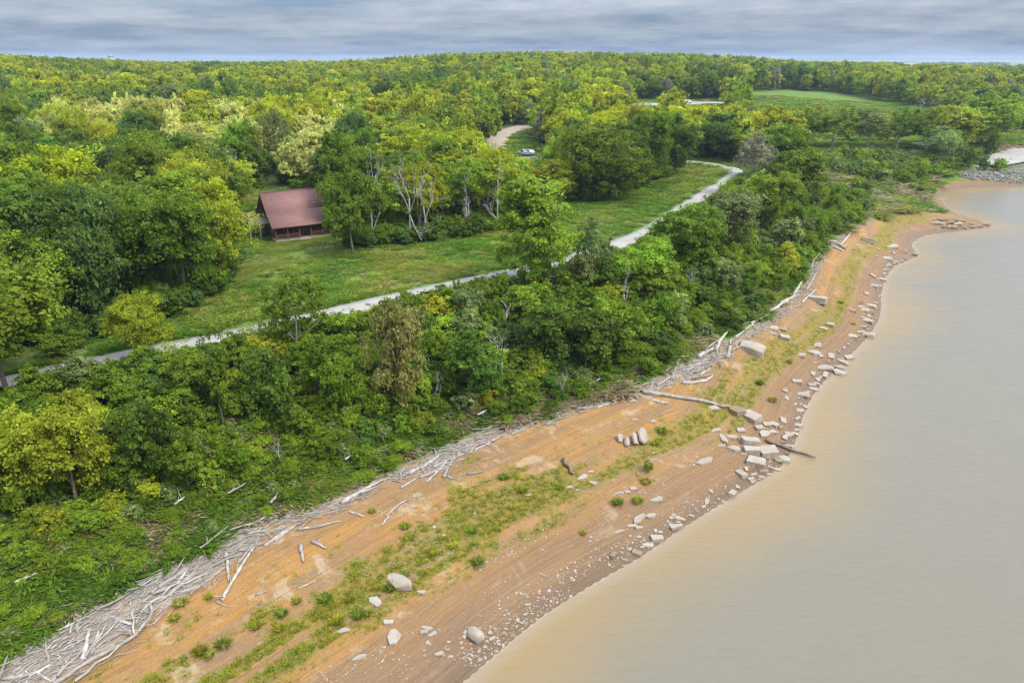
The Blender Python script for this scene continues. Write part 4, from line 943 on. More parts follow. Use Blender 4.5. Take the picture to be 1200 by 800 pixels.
# pebbles and chips: nobody could count them
peb = [shape_obj(with_mat(STONE[k][i], m)) for k, i, m in (('slab', 0, M['rock']), ('block', 1, M['rock']), ('slab', 2, M['brown_rock']), ('block', 2, M['rock']))]
rip = [shape_obj(with_mat(STONE['block'][i], M['riprap'])) for i in (0, 3, 4)]
n = 90000; ang = rng.uniform(-.5, .7, n); rr = np.exp(rng.uniform(np.log(30), np.log(230), n)); qx, qy = rr * np.sin(ang), rr * np.cos(ang); qf = fields(qx, qy)
cl_ = fnoise(qf['al'] / 5, qf['ds'] / 1.6, 81, 3); dens = np.exp(-np.maximum(qf['ds'] - .3, 0) / 1.6) * sstep(.38, .62, cl_) * 1.5 + .05 * sstep(.55, .72, cl_) + .45 * np.exp(-((qf['ds'] - 5.5) / 1.2) ** 2) * sstep(.5, .7, cl_)
okq = (~qf['wat']) & (~qf['inD']) & (rng.random(n) < dens); qx, qy, qz = qx[okq], qy[okq], qf['z'][okq]
s = np.exp(rng.normal(-2.0, .5, len(qx))).clip(.06, .5)
scatter('pebbles', 'loose limestone pebbles and chips along the waterline', np.c_[qx, qy, qz], rng.uniform(0, 6.28, len(qx)), np.c_[s, s, s * .9], rng.choice(4, len(qx), p=[.38, .15, .37, .1]), peb)
n = 9000; uu, vv = rng.uniform(1110, 1245, n), rng.uniform(192, 216, n); kk = inpoly(uu, vv, [(1108, 205), (1150, 196), (1170, 193), (1245, 190), (1245, 217), (1180, 214), (1140, 210)])
rp = np.array([hit(a, b) for a, b in zip(uu[kk][:900], vv[kk][:900])]); s = rng.uniform(.45, 1.1, len(rp))
scatter('riprap_gravel', 'grey broken stone lining the bank under the road', rp, rng.uniform(0, 6.28, len(rp)), np.c_[s, s, s], rng.integers(0, 3, len(rp)), rip)

# ------------------------------------------------------------------ driftwood
def log_mesh(name, P, r0, r1, g, mat, stubs=0, n=7, knob=0):
    m = MB(); k = len(P); L = [r0 + (r1 - r0) * i / (k - 1) for i in range(k)]; L = [x * g.uniform(.88, 1.1) for x in L]; L[-1] *= .5
    m.tube(P, L, n)
    for _ in range(stubs):
        i = int(g.integers(1, k - 1)); p = Vector(P[i]); d = (Vector(P[i + 1]) - Vector(P[i - 1])).normalized()
        s = (d * g.uniform(.2, .9) + Vector((g.normal(0, .8), g.normal(0, .8), g.uniform(.1, .8)))).normalized(); ln = g.uniform(4, 13) * L[i]
        q = p + s * ln * .5 + Vector(g.normal(0, .05 * ln, 3)); e_ = p + s * ln + Vector((0, 0, -.1 * ln)); m.tube([p, q, e_], [L[i] * .5, L[i] * .36, L[i] * .14], 5)
    for _ in range(knob):                                          # broken roots at the thick end
        d = Vector((g.normal(0, 1), g.normal(0, 1), abs(g.normal(0, .8)))).normalized(); p = Vector(P[0]); m.tube([p, p + d * r0 * 2.2, p + d * r0 * 4 + Vector(g.normal(0, r0, 3))], [r0 * .6, r0 * .4, r0 * .12], 5)
    return m.mesh(name, mat, True)
def add_log(uvs, wpx, stubs=0, lift=0.0, mat='drift', noun=None, end=.55, knob=0, air=None):
    g = np.random.default_rng(int(abs(uvs[0][0] * 7 + uvs[0][1] * 13)) + len(uvs)); pts = [hit(u, v) for u, v in uvs]; m = pxm(pts[len(pts) // 2]); r = max(.045, wpx * m * .5)
    q = spline(pts, 4 if len(pts) > 2 else 6); q[:, 2] = np.maximum(heights(q[:, 0], q[:, 1]), -.05) + r * .6 + lift
    if air is not None: q[:, 2] += np.interp(np.linspace(0, 1, len(q)), np.linspace(0, 1, len(air)), air)
    q[1:-1, :2] += g.normal(0, r * .25, (len(q) - 2, 2)); L = np.linalg.norm(np.diff(q, axis=0), axis=1).sum(); c = q.mean(0)
    o = link('driftwood_log', log_mesh('driftwood_log', [tuple(x) for x in (q - c)], r, r * end, g, M[mat], stubs, 7, knob), loc=tuple(c)); tag(o, None, 'driftwood', 'driftwood logs along the beach')
    note(o, noun or ' '.join(x for x in ('long' if L > 5 else 'short' if L < 2.2 else '', 'thick' if r > .17 else 'thin' if r < .085 else '', 'bleached driftwood log' if mat == 'drift' else 'dark wet log') if x), c, 0)
    return o
add_log([(60, 806), (72, 799), (112, 773), (156, 748), (174, 728), (179, 718), (177, 708), (197, 700)], 5, 2, .1, noun='long curved bleached trunk edging the driftwood mat', end=.6)
LG = [([(0, 796), (44, 788), (82, 762)], 5, 2), ([(98, 774), (106, 738)], 7, 0), ([(108, 766), (117, 738)], 5, 1), ([(130, 724), (158, 734)], 5.5, 1), ([(130, 723), (154, 745)], 3, 1), ([(62, 799), (80, 772), (92, 758)], 3.5, 1), ([(16, 799), (36, 784)], 6, 0),
      ([(44, 788), (60, 799)], 4, 0), ([(186, 690), (221, 666)], 6.5, 2), ([(200, 698), (228, 672)], 5, 1), ([(164, 700), (184, 691)], 4, 1), ([(206, 712), (212, 700)], 3, 0), ([(0, 744), (12, 752), (13, 762)], 3, 0), ([(0, 776), (21, 755)], 4, 1), ([(260, 704), (270, 685), (304, 631)], 5, 2),
      ([(265, 648), (268, 682)], 5, 1), ([(236, 687), (263, 665)], 3.5, 1), ([(353, 640), (356, 660)], 5.5, 0), ([(349, 621), (400, 611)], 4, 2), ([(366, 635), (383, 643)], 5, 1), ([(199, 699), (221, 665)], 5, 2), ([(349, 690), (371, 680)], 2.2, 0), ([(300, 697), (314, 693)], 3, 0), ([(253, 705), (268, 711)], 2.5, 0),
      ([(37, 665), (81, 652), (115, 641)], 5, 0), ([(236, 636), (242, 622), (248, 611)], 4.5, 2), ([(344, 562), (398, 560)], 5, 1), ([(0, 665), (10, 673)], 5, 0), ([(400, 591), (451, 562)], 5.5, 1), ([(442, 513), (470, 503), (496, 491)], 4, 0),
      ([(752, 460), (790, 466), (830, 472), (850, 478)], 6, 2), ([(800, 450), (826, 447), (835, 440)], 4, 1), ([(788, 446), (795, 425), (812, 412)], 4, 2), ([(852, 420), (858, 398)], 5, 2), ([(820, 440), (833, 432)], 3, 0), ([(818, 420), (838, 408)], 6, 1), ([(838, 412), (850, 392), (862, 386)], 4, 2),
      ([(862, 396), (884, 378)], 3.5, 1), ([(880, 380), (905, 366)], 3.5, 2), ([(902, 366), (925, 352)], 5, 1), ([(915, 356), (938, 345)], 4, 1), ([(930, 348), (944, 322)], 4, 1), ([(942, 326), (954, 306)], 3, 1), ([(952, 308), (968, 288)], 3, 0), ([(968, 286), (988, 296)], 3, 1), ([(985, 288), (1003, 266)], 2.5, 0), ([(990, 292), (972, 282)], 4, 0),
      ([(805, 436), (815, 428), (835, 424)], 3, 2), ([(770, 452), (790, 440)], 3.5, 1), ([(480, 556), (518, 532)], 4, 2), ([(492, 560), (530, 545)], 4, 2), ([(500, 565), (524, 540)], 3, 1), ([(508, 548), (546, 528)], 3.5, 2), ([(520, 560), (530, 540), (545, 532)], 4, 2), ([(548, 556), (566, 553)], 3, 0), ([(530, 562), (520, 556)], 3, 1),
      ([(470, 572), (490, 560)], 3, 1), ([(556, 528), (590, 510)], 3, 1), ([(600, 510), (628, 494)], 3, 1), ([(640, 498), (668, 484)], 3, 1), ([(700, 478), (728, 466)], 3, 1), ([(940, 355), (955, 340)], 2.5, 0), ([(410, 600), (428, 606)], 3, 0), ([(452, 605), (470, 590), (482, 585)], 2.5, 2), ([(448, 616), (456, 604)], 2.5, 2), ([(310, 640), (340, 618)], 4, 1), ([(322, 634), (352, 612)], 3, 1), ([(280, 660), (300, 634)], 4, 1), ([(945, 585 - 245), (958, 318)], 2.5, 1), ([(1038, 208), (1050, 203), (1060, 206)], 3, 1)]
for uvs, w, st in LG: add_log(uvs, w, st)
for uvs, w, st in (([(150, 572), (176, 560)], 3, 1), ([(60, 640), (72, 622)], 3, 1), ([(206, 598), (222, 586)], 3, 2), ([(300, 560), (322, 548)], 3, 1), ([(268, 585), (290, 572)], 3, 2), ([(20, 690), (48, 678)], 3, 1), ([(120, 610), (150, 604)], 3, 1), ([(318, 596), (330, 580)], 3, 1), ([(405, 545), (430, 530)], 3, 1), ([(560, 492), (585, 478)], 3, 1), ([(820, 385), (845, 372)], 3, 2), ([(690, 455), (715, 445)], 3, 1)): add_log(uvs, w, st, .55, noun='bleached snag lying in the bank scrub')
LOGS_TOP = [uv[0] for uv, *_ in LG]
add_log([(897, 517), (915, 524), (935, 531), (956, 538)], 4.5, 1, .12, 'dark_drift', 'dark wet log reaching into the lake', .45)
add_log([(660, 540), (668, 552), (672, 558)], 6, 0, .1, 'dark_drift', 'grey stump lying on the weedy beach')
for uvs, w, air in (([(586, 395), (600, 388), (616, 390), (632, 396)], 5, (1.2, 3.4, 3.2, 2.2)), ([(600, 392), (615, 384), (632, 376)], 3, (3.2, 3.6, 3.4))):
    add_log(uvs, w, 3, 0, 'drift', 'bleached fallen branch lying across shrubs', .4, air=air)
def drift_point(al, off):
    i = np.searchsorted(_DS, al) - 1; i = int(np.clip(i, 0, len(DL) - 2)); t = (al - _DS[i]) / (_DS[i + 1] - _DS[i]); p = DL[i] + (DL[i + 1] - DL[i]) * t; d = (DL[i + 1] - DL[i]); d = d / np.linalg.norm(d); return p + np.array([d[1], -d[0]]) * off, math.atan2(d[1], d[0])
_DS = np.concatenate([[0], np.cumsum(np.linalg.norm(np.diff(DL, axis=0), axis=1))])
g = np.random.default_rng(91)
stick_me = [log_mesh('driftwood_stick', [tuple(x) for x in np.c_[np.linspace(-.5, .5, 6), np.cumsum(g.normal(0, .055, 6)), np.abs(np.cumsum(g.normal(0, .02, 6)))]], .032, .012, g, M['drift'], 2 if i % 2 else 0, 6) for i in range(7)]
nst = 0; tries = 0
while nst < 150 and tries < 4000:
    tries += 1; al = rng.uniform(DLs[0] - 6, DLs[20]); wdt = np.interp(al, DLs, W_W)
    if rng.random() > (wdt / 6.5): continue
    p, an = drift_point(al, rng.uniform(-.25, .9) * wdt); rz = an + rng.normal(0, .42); L = rng.uniform(1.1, 3.0) * (1.2 if wdt > 3 else .85); z = height(*p); o = link('driftwood_branch', stick_me[int(rng.integers(7))]); th = rng.uniform(.6, 1.2)
    z2 = height(p[0] + math.cos(rz) * L * .4, p[1] + math.sin(rz) * L * .4); o.rotation_euler = (rng.uniform(-.3, .3), -math.atan2(z2 - z, L * .4) + rng.normal(0, .05), rz)
    o.scale = (L, L * .9, L * th); o.location = (p[0], p[1], z + .12 + .15 * rng.random()); tag(o, None, 'branch', 'branches in the driftwood mat'); nst += 1
    note(o, ('long' if L > 3.2 else 'short' if L < 2.2 else 'crooked') + ' bleached branch', (p[0], p[1], z), .1)
pts, rzs, scs, ixs = [], [], [], []
als = rng.uniform(DLs[0] - 14, DLs[22], 24000); wds = np.interp(als, DLs, W_W); kp = rng.random(24000) < (wds / 6.5) ** 1.15
for al, wdt in zip(als[kp], wds[kp]):
    p, an = drift_point(al, (rng.beta(1.6, 2.6) * 1.25 - .12) * wdt); L = rng.uniform(.4, 1.5); pts.append((*p, 0)); rzs.append(an + rng.normal(0, .38)); t = L * rng.uniform(.4, 1.1); scs.append((L, L, t)); ixs.append(int(rng.integers(4)))
pts = np.array(pts); pts[:, 2] = heights(pts[:, 0], pts[:, 1]) + rng.uniform(.0, .22, len(pts))
scatter('driftwood_debris', 'bleached sticks and reed litter washed up in a mat', pts, rzs, scs, ixs, [shape_obj(m) for m in stick_me[:4]])

# ------------------------------------------------------------------ the cabin
M['roof'] = None
def shingle_mat():
    t = MT('maroon_shingles'); c = t.coord('Object'); br = t.n('ShaderNodeTexBrick'); mp = t.n('ShaderNodeMapping'); mp.inputs['Rotation'].default_value = (R(90), 0, 0)
    t.l(t.n('ShaderNodeTexCoord').outputs['UV'], br.inputs['Vector']); br.inputs['Scale'].default_value = 1.0; br.inputs['Brick Width'].default_value = .6; br.inputs['Row Height'].default_value = .22; br.inputs['Mortar Size'].default_value = .02
    br.inputs['Color1'].default_value = (.20, .10, .086, 1); br.inputs['Color2'].default_value = (.235, .122, .104, 1); br.inputs['Mortar'].default_value = (.13, .066, .06, 1)
    n = t.noise(c, .7, 4); t.base(t.mix(t.math('MULTIPLY', t.step(n, .4, .7), .3), br.outputs[0], (.25, .155, .14))); t.rough(.85); return t.m
M['roof'] = shingle_mat(); M['log_wall'] = plain('dark_brown_log_wall', (.19, .10, .052), .7, .35, 2, bump=.02, stretch=(.3, 1, 1)); M['trim'] = plain('brown_timber', (.17, .085, .045), .7, .25, 3)
M['deckwood'] = plain('weathered_deck_wood', (.32, .28, .23), .85, .2, 3, stretch=(.2, 2, 1)); M['grey_timber'] = plain('grey_timber', (.28, .25, .22), .85, .2, 3)
gl = MT('dark_window_glass'); gl.base((.03, .035, .04)).rough(.08); M['glass'] = gl.m
M['metal'] = plain('galvanised_metal', (.62, .62, .62), .4, .1, 4, metal=.6)
cb0 = unproj(323.6, 281, 9.0); cz0 = height(*cb0)
TH = R(31); ex = np.array([math.cos(TH), math.sin(TH)]); ey = np.array([-math.sin(TH), math.cos(TH)])
org = cb0; CZ = min(height(*(org + ex * a + ey * b)) for a in (0, 10) for b in (0, 12)) - .05
cabin = empty('cabin', (org[0], org[1], CZ), TH); tag(cabin, 'maroon roofed log cabin with a front porch in the clearing', 'cabin')
LX = 10.4; LY = 12.2; PD = 2.6          # length, depth, porch depth
EH, MH, RH = 2.75, 4.75, 7.7             # eave, break and ridge heights
RY = 6.3; BY = 3.1                      # ridge and roof break, measured back from the porch edge
m = MB()
m.prism([(PD, -.6), (LY - .4, -.6), (LY - .4, 3.0), (RY, RH - .25), (BY, MH - .22), (PD, 3.9)], .35, LX - .35)
for k in range(11):
    z = .18 + k * .33
    m.tube([(.2, PD - .02, z), (LX - .2, PD - .02, z)], .17, 8)
    if z < 3.2: m.tube([(.3, PD, z + .16), (.3, LY - .5, z + .16)], .17, 8); m.tube([(LX - .3, PD, z + .16), (LX - .3, LY - .5, z + .16)], .17, 8)
wall = m.build('wall', M['log_wall'], cabin)
def roof_slab(name, y0, z0, y1, z1, x0, x1, th=.16):
    d = math.hypot(y1 - y0, z1 - z0); V = [(x0, y0, z0), (x1, y0, z0), (x1, y1, z1), (x0, y1, z1)]; V += [(x, y, z - th) for x, y, z in V]
    F = [(0, 1, 2, 3), (7, 6, 5, 4), (0, 4, 5, 1), (1, 5, 6, 2), (2, 6, 7, 3), (3, 7, 4, 0)]
    me = np_mesh(name, V, F, [M['roof']]); uvl = me.uv_layers.new(name='UVMap'); uvc = [(x0, 0), (x1, 0), (x1, d), (x0, d)] * 2
    for l in me.loops: uvl.data[l.index].uv = uvc[l.vertex_index]
    return link(name, me, cabin)
rf = roof_slab('roof', BY, MH, RY, RH, -.45, LX + .45); rf['label'] = 'steep upper front roof slope'
rb = roof_slab('roof', LY + .5, 2.7, RY, RH - .002, -.45, LX + .45)
rp_ = roof_slab('porch_roof', -.45, EH - .12, BY - .01, MH + .01, -.45, LX + .45)
m = MB(); m.tube([(-.46, RY, RH + .01), (LX + .46, RY, RH + .01)], .09, 6); m.build('ridge_cap', M['roof'], rf)
m = MB(); m.tube([(1.3, 4.9, 5.7), (1.3, 4.9, 6.75)], .08, 8); m.tube([(1.3, 4.9, 6.72), (1.3, 4.9, 6.84)], .13, 8); m.build('vent_pipe', M['metal'], rf)
m = MB(); m.box(7.7, 8.6, 3.9, 4.6, 5.2, 5.62); m.build('roof_vent', M['metal'], rf)
m = MB(); m.box(-.1, LX + .1, -.05, PD - .2, .12, .30); m.build('porch_floor', M['deckwood'], cabin)
m = MB(); m.box(-.1, LX + .1, .02, PD - .25, -.5, .115); m.build('porch_skirt', M['trim'], cabin)
for i in range(6):
    x = .1 + i * (LX - .2) / 5; m = MB(); m.tube([(x, .12, .3), (x, .12, EH - .14)], .11, 8); m.build('porch_post', M['trim'], cabin)
for i in (0, 1, 3, 4):
    a, b = .22 + i * (LX - .2) / 5, (i + 1) * (LX - .2) / 5; m = MB()
    for z in (.55, .95, 1.22): m.tube([(a, .12, z), (b, .12, z)], .045, 6)
    m.build('porch_railing', M['trim'], cabin)
m = MB(); m.box(3.9, 6.2, -.75, -.06, -.25, .02); m.box(4.0, 6.1, -.38, -.055, .022, .16); m.build('step', M['deckwood'], cabin)
m = MB(); m.box(4.7, 5.65, PD - .26, PD - .2, .31, 2.35); dr = m.build('door', M['trim'], cabin); m = MB(); m.tube([(5.5, PD - .3, 1.3), (5.5, PD - .24, 1.3)], .05, 8); m.build('door_handle', M['metal'], dr)
for x in (1.4, 2.9, 7.0, 8.6):
    m = MB(); m.box(x - .55, x + .55, PD - .25, PD - .19, 1.0, 2.25); w_ = m.build('window', M['glass'], cabin)
    m = MB(); m.box(x - .65, x + .65, PD - .27, PD - .2, .9, .99); m.box(x - .65, x + .65, PD - .27, PD - .2, 2.26, 2.36); m.box(x - .65, x - .56, PD - .27, PD - .2, .995, 2.255); m.box(x + .56, x + .65, PD - .27, PD - .2, .995, 2.255); m.build('window_frame', M['trim'], w_)
for y, z0, z1 in ((5.6, 3.4, 5.2), (8.0, 3.4, 4.6), (5.0, .9, 2.1)):
    m = MB(); m.box(.1, .3, y - .6, y + .6, z0, z1); w_ = m.build('window', M['glass'], cabin)
for s_, x in ((-1, -.45), (1, LX + .45)):                               # barge boards along the gables
    m = MB()
    for y0, z0, y1, z1 in ((-.45, EH - .12, BY, MH), (BY, MH, RY, RH), (LY + .5, 2.7, RY, RH)): m.prism([(y0, z0 - .26), (y1, z1 - .26), (y1, z1 + .02), (y0, z0 + .02)], x - .05 * (s_ < 0) - .002 * (s_ < 0), x + .05 * (s_ > 0) + .002 * (s_ > 0))
    m.build('barge_board', M['trim'], cabin)
dk = empty('balcony', (0, 0, 0)); dk.parent = cabin
m = MB(); m.box(-3.4, .12, 4.2, 8.4, 2.55, 2.75); m.build('deck', M['grey_timber'], dk)
for x in (-3.3, -1.6):
    for y in (4.3, 8.3):
        m = MB(); m.box(x - .09, x + .09, y - .09, y + .09, -1.2, 2.55); m.build('post', M['grey_timber'], dk)
m = MB()
for a, b in (((-3.35, 4.25), (-3.35, 8.35)), ((-3.35, 4.25), (.1, 4.25)), ((-3.35, 8.35), (.1, 8.35))):
    for z in (2.95, 3.2, 3.45, 3.7): m.tube([(*a, z), (*b, z)], .045, 5)
    for t in np.linspace(0, 1, 6): m.tube([(a[0] + (b[0] - a[0]) * t, a[1] + (b[1] - a[1]) * t, 2.75), (a[0] + (b[0] - a[0]) * t, a[1] + (b[1] - a[1]) * t, 3.72)], .04, 5)
m.build('railing', M['grey_timber'], dk)
m = MB(); m.box(-3.45, -3.38, 4.3, 6.2, 2.78, 4.3); m.build('wind_screen', M['trim'], dk)
# picnic table beside the porch
def loc_c(a, b): q = org + ex * a + ey * b; return (q[0], q[1], height(*q))
pt = empty('picnic_table', loc_c(12.4, 1.0), TH + .2); tag(pt, 'grey picnic table on the lawn at the porch end', 'table')
m = MB(); m.box(-.9, .9, -.38, .38, .72, .77); m.build('table_top', M['grey_timber'], pt)
for s_ in (-1, 1):
    m = MB(); m.box(-.9, .9, s_ * .72 - .13, s_ * .72 + .13, .43, .47); m.build('seat', M['grey_timber'], pt)
    m = MB(); m.prism([(-.75, 0), (-.65, 0), (-.15, .72), (-.25, .72)], s_ * .6 - .03, s_ * .6 + .03); m.prism([(.75, 0), (.65, 0), (.15, .72), (.25, .72)], s_ * .6 + .035, s_ * .6 + .095); m.box(s_ * .6 - .1, s_ * .6 - .04, -.8, .8, .34, .43); m.build('leg', M['trim'], pt)

# ------------------------------------------------------------------ parked cars, farm buildings
def paint(name, c):
    t = MT(name); t.base(c).rough(.3); t.bs.inputs['Coat Weight'].default_value = .4; return t.m
M['tyre'] = plain('tyre_rubber', (.025, .025, .025), .9); M['lamp'] = plain('lamp_lens', (.75, .75, .72), .2, .05); M['tail'] = plain('tail_lamp', (.35, .02, .02), .3, .05)
CAR_PROF = [(-2.2, .35), (-2.25, .75), (-2.15, .98), (-1.55, 1.05), (-1.15, 1.48), (.35, 1.52), (1.05, 1.08), (2.05, .93), (2.25, .7), (2.2, .35)]
def car(p, rz, mat, label, pickup=False):
    o = empty('parked_car', tuple(p), rz); tag(o, label, 'car'); b = bmesh.new(); rows = []
    prof = CAR_PROF if not pickup else [(-2.6, .4), (-2.65, 1.0), (-2.6, 1.12), (-.7, 1.12), (-.55, 1.72), (.5, 1.74), (1.15, 1.2), (2.45, 1.08), (2.6, .8), (2.55, .4)]
    for yy, k in ((-.88, 0), (-.9, 1), (.9, 1), (.88, 0)):
        rows.append([b.verts.new((x, yy * (1 if z < 1.1 else .82) , z if k or z < 1 else z - .03)) for x, z in prof])
    n = len(prof)
    for a, c in zip(rows[:-1], rows[1:]):
        for i in range(n): b.faces.new((a[i], a[(i + 1) % n], c[(i + 1) % n], c[i]))
    b.faces.new(rows[0]); b.faces.new(rows[-1][::-1]); bmesh.ops.recalc_face_normals(b, faces=b.faces[:]); me = bpy.data.meshes.new('body'); b.to_mesh(me); b.free(); me.materials.append(mat); link('body', me, o)
    top, x0, x1 = (1.46, -1.2, .75) if not pickup else (1.68, -.5, .85); zb = 1.08 if not pickup else 1.2
    for s_ in (-1, 1):
        m = MB(); m.prism([(s_ * .79, zb), (s_ * .925, zb), (s_ * .80, top - .06), (s_ * .70, top - .06)], x0 + .12, x1 - .42); m.build('side_window', M['glass'], o)
        for x in ((-1.35, 1.4) if not pickup else (-1.65, 1.65)):
            m = MB(); m.tube([(x, s_ * .70, .33), (x, s_ * .93, .33)], .33, 14); w_ = m.build('wheel', M['tyre'], o); m = MB(); m.tube([(x, s_ * .92, .33), (x, s_ * .945, .33)], .2, 10); m.build('rim', M['metal'], w_)
        m = MB(); m.box(prof[-2][0] - .06, prof[-2][0] + .012, s_ * .68 - .16, s_ * .68 + .16, .68, .8); m.build('headlight', M['lamp'], o)
        m = MB(); m.box(prof[1][0] - .012, prof[1][0] + .06, s_ * .7 - .13, s_ * .7 + .13, .72, .92); m.build('tail_light', M['tail'], o)
    xf = (.42, 1.0) if not pickup else (.56, 1.1); zf = (1.49, 1.13) if not pickup else (1.7, 1.26)
    V = [(xf[0], -.66, zf[0] + .012), (xf[0], .66, zf[0] + .012), (xf[1], .74, zf[1] + .012), (xf[1], -.74, zf[1] + .012)]; V += [(x - .03, y, z - .05) for x, y, z in V]
    link('windscreen', np_mesh('windscreen', V, [(0, 1, 2, 3), (7, 6, 5, 4), (0, 4, 5, 1), (1, 5, 6, 2), (2, 6, 7, 3), (3, 7, 4, 0)], [M['glass']]), o); return o
p = hit(614, 182.5); car(p + [0, 0, .17], 2.2, paint('pale_blue_paint', (.34,.40,.44)), 'pale blue pickup truck parked beside the gravel drive', True)
p = hit(621, 182); car(p + [0, 0, .17], 2.0, paint('white_paint', (.62,.62,.62)), 'white car parked next to the pale blue pickup truck')
q = org + ex * -4.6 + ey * 16; car((q[0], q[1], height(*q)), TH + 1.4, paint('black_paint', (.03, .032, .036)), 'black car parked on gravel behind the cabin')
p = hit(806, 121.3); car(p + [0, 0, .3], .1, paint('silver_paint', (.72, .73, .74)), 'silver car driving the far pale road')
M['white_wall'] = plain('white_metal_wall', (.30,.30,.31), .6, .06, 1); M['grey_roof'] = plain('grey_metal_roof', (.26, .265, .28), .5, .1, 1)
def far_point(u, v, d): x = (u - 600) / 800 * d; y = d * 1.0; return np.array([x, y, height(x, y)])
def silo(u, d, Hh, rr, label):
    x, y, z = far_point(u, 0, d); o = empty('farm_silo', (x, y, z)); tag(o, label, 'silo'); m = MB(); m.tube([(0, 0, 0), (0, 0, Hh)], rr, 20); m.build('wall', M['white_wall'], o, True)
    m = MB(); m.tube([(0, 0, Hh), (0, 0, Hh + rr * .5), (0, 0, Hh + rr * .8), (0, 0, Hh + rr * .95)], [rr * 1.0, rr * .85, rr * .5, rr * .12], 20); m.build('dome', M['grey_roof'], o, True)
def barn(u, d, L, Wd, Hh, rz, label, zoff=0):
    x, y, z = far_point(u, 0, d); o = empty('barn', (x, y, z - .5 + zoff), rz); tag(o, label, 'barn'); m = MB(); m.prism([(-Wd / 2, 0), (Wd / 2, 0), (Wd / 2, Hh), (0, Hh * 1.5 - .2), (-Wd / 2, Hh)], -L / 2, L / 2); w_ = m.build('wall', M['white_wall'], o)
    m = MB(); m.box(-L * .1, L * .1, -Wd / 2 - .1, -Wd / 2 - .02, 0, Hh * .8); m.build('door', M['grey_roof'], o)
    m = MB(); m.prism([(-Wd / 2 - .5, Hh - .25), (0, Hh * 1.5), (Wd / 2 + .5, Hh - .25), (Wd / 2 + .5, Hh + .05), (0, Hh * 1.5 + .3), (-Wd / 2 - .5, Hh + .05)], -L / 2 - .5, L / 2 + .5); m.build('roof', M['grey_roof'], o)
silo(166, 1150, 29, 4.4, 'white domed silo rising over the treetops on the skyline')
barn(155, 1160, 16, 9, 12, .1, 'pale barn beside the domed silo', 2)
barn(1033, 1750, 40, 18, 12, .1, 'long white barn on the horizon beyond the hillside meadow', 1)
barn(1172, 1900, 26, 16, 13, .2, 'white barn on the horizon, the left one of a pair', 4)
barn(1193, 1950, 30, 16, 14, -.1, 'white barn on the horizon, the right one of a pair', 4)

# ------------------------------------------------------------------ air between the camera and the far woods
AIR = True
if AIR:
    m = MB(); m.box(-7000, 7000, -600, 8000, -4.2, 62); hz_o = m.build('haze', None); vm = bpy.data.materials.new('pale_air'); vm.use_nodes = True; vt = vm.node_tree; vt.nodes.clear()
    vo = vt.nodes.new('ShaderNodeOutputMaterial'); vp = vt.nodes.new('ShaderNodeVolumePrincipled'); vp.inputs['Color'].default_value = (.62, .76, .95, 1); vp.inputs['Density'].default_value = .00012; vp.inputs['Anisotropy'].default_value = .2
    vt.links.new(vp.outputs[0], vo.inputs['Volume']); hz_o.data.materials.append(vm); tag(hz_o, 'pale bluish air over the far woods', kind='stuff')
    C.cycles.volume_step_rate = 10

# ------------------------------------------------------------------ labels: what it looks like, what it stands by, and which of its likes it is
ORD = 'first second third fourth fifth sixth seventh eighth ninth tenth eleventh twelfth thirteenth fourteenth fifteenth sixteenth seventeenth eighteenth nineteenth twentieth'.split()
def ordinal(k):
    if k < 20: return ORD[k]
    t = ['twenty', 'thirty', 'forty', 'fifty'][(k + 1) // 10 - 2]; r_ = (k + 1) % 10
    return {'twenty': 'twentieth', 'thirty': 'thirtieth', 'forty': 'fortieth', 'fifty': 'fiftieth'}[t] if r_ == 0 else t + '-' + ORD[r_ - 1]
MARK = {'the cabin': (345, 255), 'the tall tree by the path': (625, 280), 'the gravel drive': (592, 165), 'the long curved trunk': (130, 755), 'the rounded boulder': (557, 746), 'the wet log': (926, 528), 'the beached log': (795, 466),
        'the path bend': (860, 203), 'the stony point': (1125, 262), 'the riprap': (1180, 205), 'the hillside meadow': (1000, 120), 'the skyline silo': (166, 65), 'the cracked flat slab': (468, 682), 'the wedge stone': (881, 411), 'the standing plates': (745, 515), 'the stick pile': (520, 545), 'the bare leaning tree': (731, 340)}
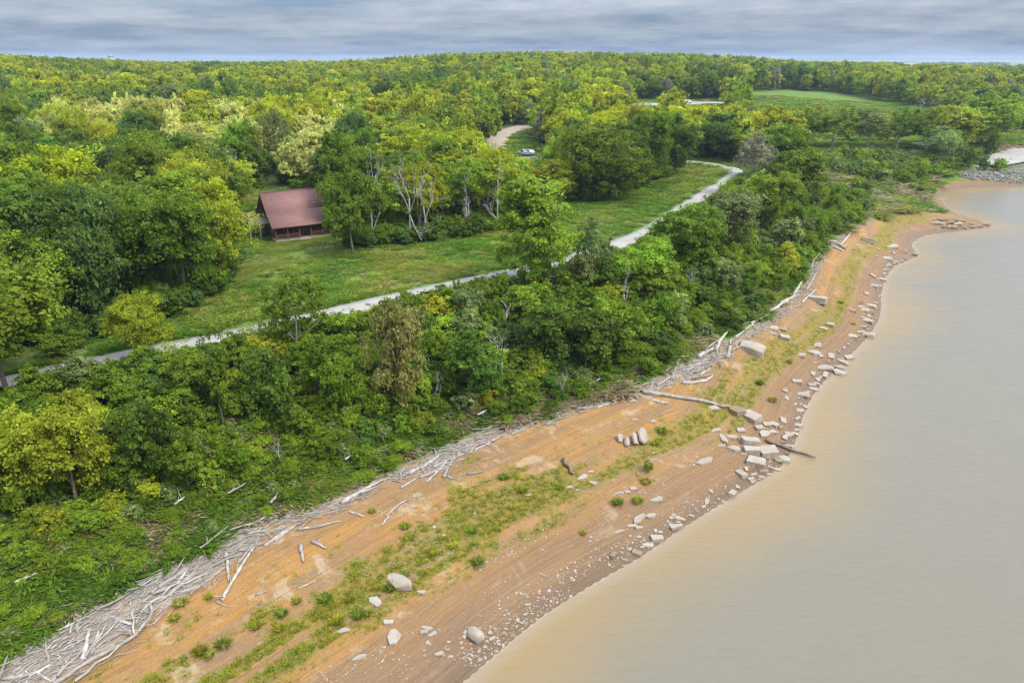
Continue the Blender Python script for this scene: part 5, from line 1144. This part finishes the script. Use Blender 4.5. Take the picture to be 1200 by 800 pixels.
def place_of(cat, u, v):
    """where it stands, in words, and the landmark it is counted from"""
    if cat in ('rock', 'boulder', 'weed'):
        c = ['the rounded boulder', 'the cracked flat slab', 'the wet log', 'the wedge stone', 'the standing plates', 'the stony point', 'the riprap', 'the beached log']; k = min(c, key=lambda q: math.hypot(MARK[q][0] - u, MARK[q][1] - v)); return 'near ' + k, k
    if cat in ('driftwood', 'branch'):
        c = ['the long curved trunk', 'the stick pile', 'the beached log', 'the wedge stone', 'the stony point', 'the cracked flat slab']; k = min(c, key=lambda q: math.hypot(MARK[q][0] - u, MARK[q][1] - v)); return 'by ' + k, k
    pv = float(v_path(u)) if u < 862 else 205
    if u > 930 and v > 120: k = 'the hillside meadow' if v < 165 else 'the riprap' if u > 1075 else 'the path bend'; return ('below ' if k == 'the hillside meadow' else 'near ') + k, k
    if v > pv - 18:
        if u < 330: k = 'the long curved trunk'; return 'on the bank above ' + k, k
        if u < 560: k = 'the stick pile'; return 'on the bank above ' + k, k
        if u < 680: k = 'the tall tree by the path'; return 'under ' + k, k
        if u < 780: k = 'the bare leaning tree'; return 'around ' + k, k
        k = 'the wedge stone' if v > 290 else 'the path bend'; return ('on the bank above ' if k != 'the path bend' else 'beside ') + k, k
    if v < 125: k = 'the skyline silo' if u < 330 else 'the hillside meadow' if u > 760 else 'the gravel drive'; return 'in far woods toward ' + k, k
    k = 'the cabin' if u < 470 else 'the gravel drive' if u < 690 else 'the path bend'; return 'in the woods near ' + k, k
def mark(cat, u, v, label):
    t = min((t for t in THINGS if t[0]['category'] in cat), key=lambda t: math.hypot(t[2] - u, t[3] - v)); t[0]['label'] = label; t[0]['group'] = t[0].get('group', 'marked'); THINGS.remove(t)
    if t[0]['group'] == 'marked': del t[0]['group']
mark(('tree',), 624, 278, 'tall fresh green tree standing alone beside the concrete path')
mark(('dead tree',), 731, 342, 'bare leaning dead tree among shrubs right of the lone tall tree')
mark(('boulder',), 557, 746, 'large smooth rounded boulder near the edge of the water')
mark(('rock',), 468, 682, 'tall pale flat slab lying among weeds above the rounded boulder')
mark(('rock',), 881, 411, 'largest wedge shaped stone at the top of the beach below the driftwood')
mark(('driftwood',), 135, 752, 'long curved bleached trunk edging the lower side of the driftwood mat')
mark(('driftwood',), 795, 467, 'long thick bleached log lying across the beach beside broken blocks')
mark(('driftwood',), 926, 528, 'dark wet log reaching from the blocks into the lake')
mark(('driftwood',), 667, 550, 'short brown stump lying on the weedy beach')
for k, (uu, vv) in enumerate(((726, 514), (735, 518), (745, 515), (753, 513))): mark(('rock',), uu, vv, f'thin stone plate on edge, {ORD[k]} of the row of four plates from the bank')
gr = {}
for t in THINGS:
    pl, mk = place_of(t[0].get('category'), t[2], t[3]); gr.setdefault((t[1], pl, mk), []).append(t)
for (noun, pl, mk), L in gr.items():
    L.sort(key=lambda t: math.hypot(t[2] - MARK[mk][0], t[3] - MARK[mk][1]))
    fixed = len(L) == 1
    for k, t in enumerate(L):
        s = f'{noun} {pl}' if fixed else f'{noun} {pl}, {"nearest" if k == 0 else ordinal(k) + " nearest"} to it'
        t[0]['label'] = s if len(s.split()) <= 16 else ' '.join(s.split()[:16])
        if 'group' not in t[0]: t[0]['group'] = dict(tree='trees of the woods and bank', shrub='shrubs of the bank and cove').get(t[0]['category'], 'bare dead trees');
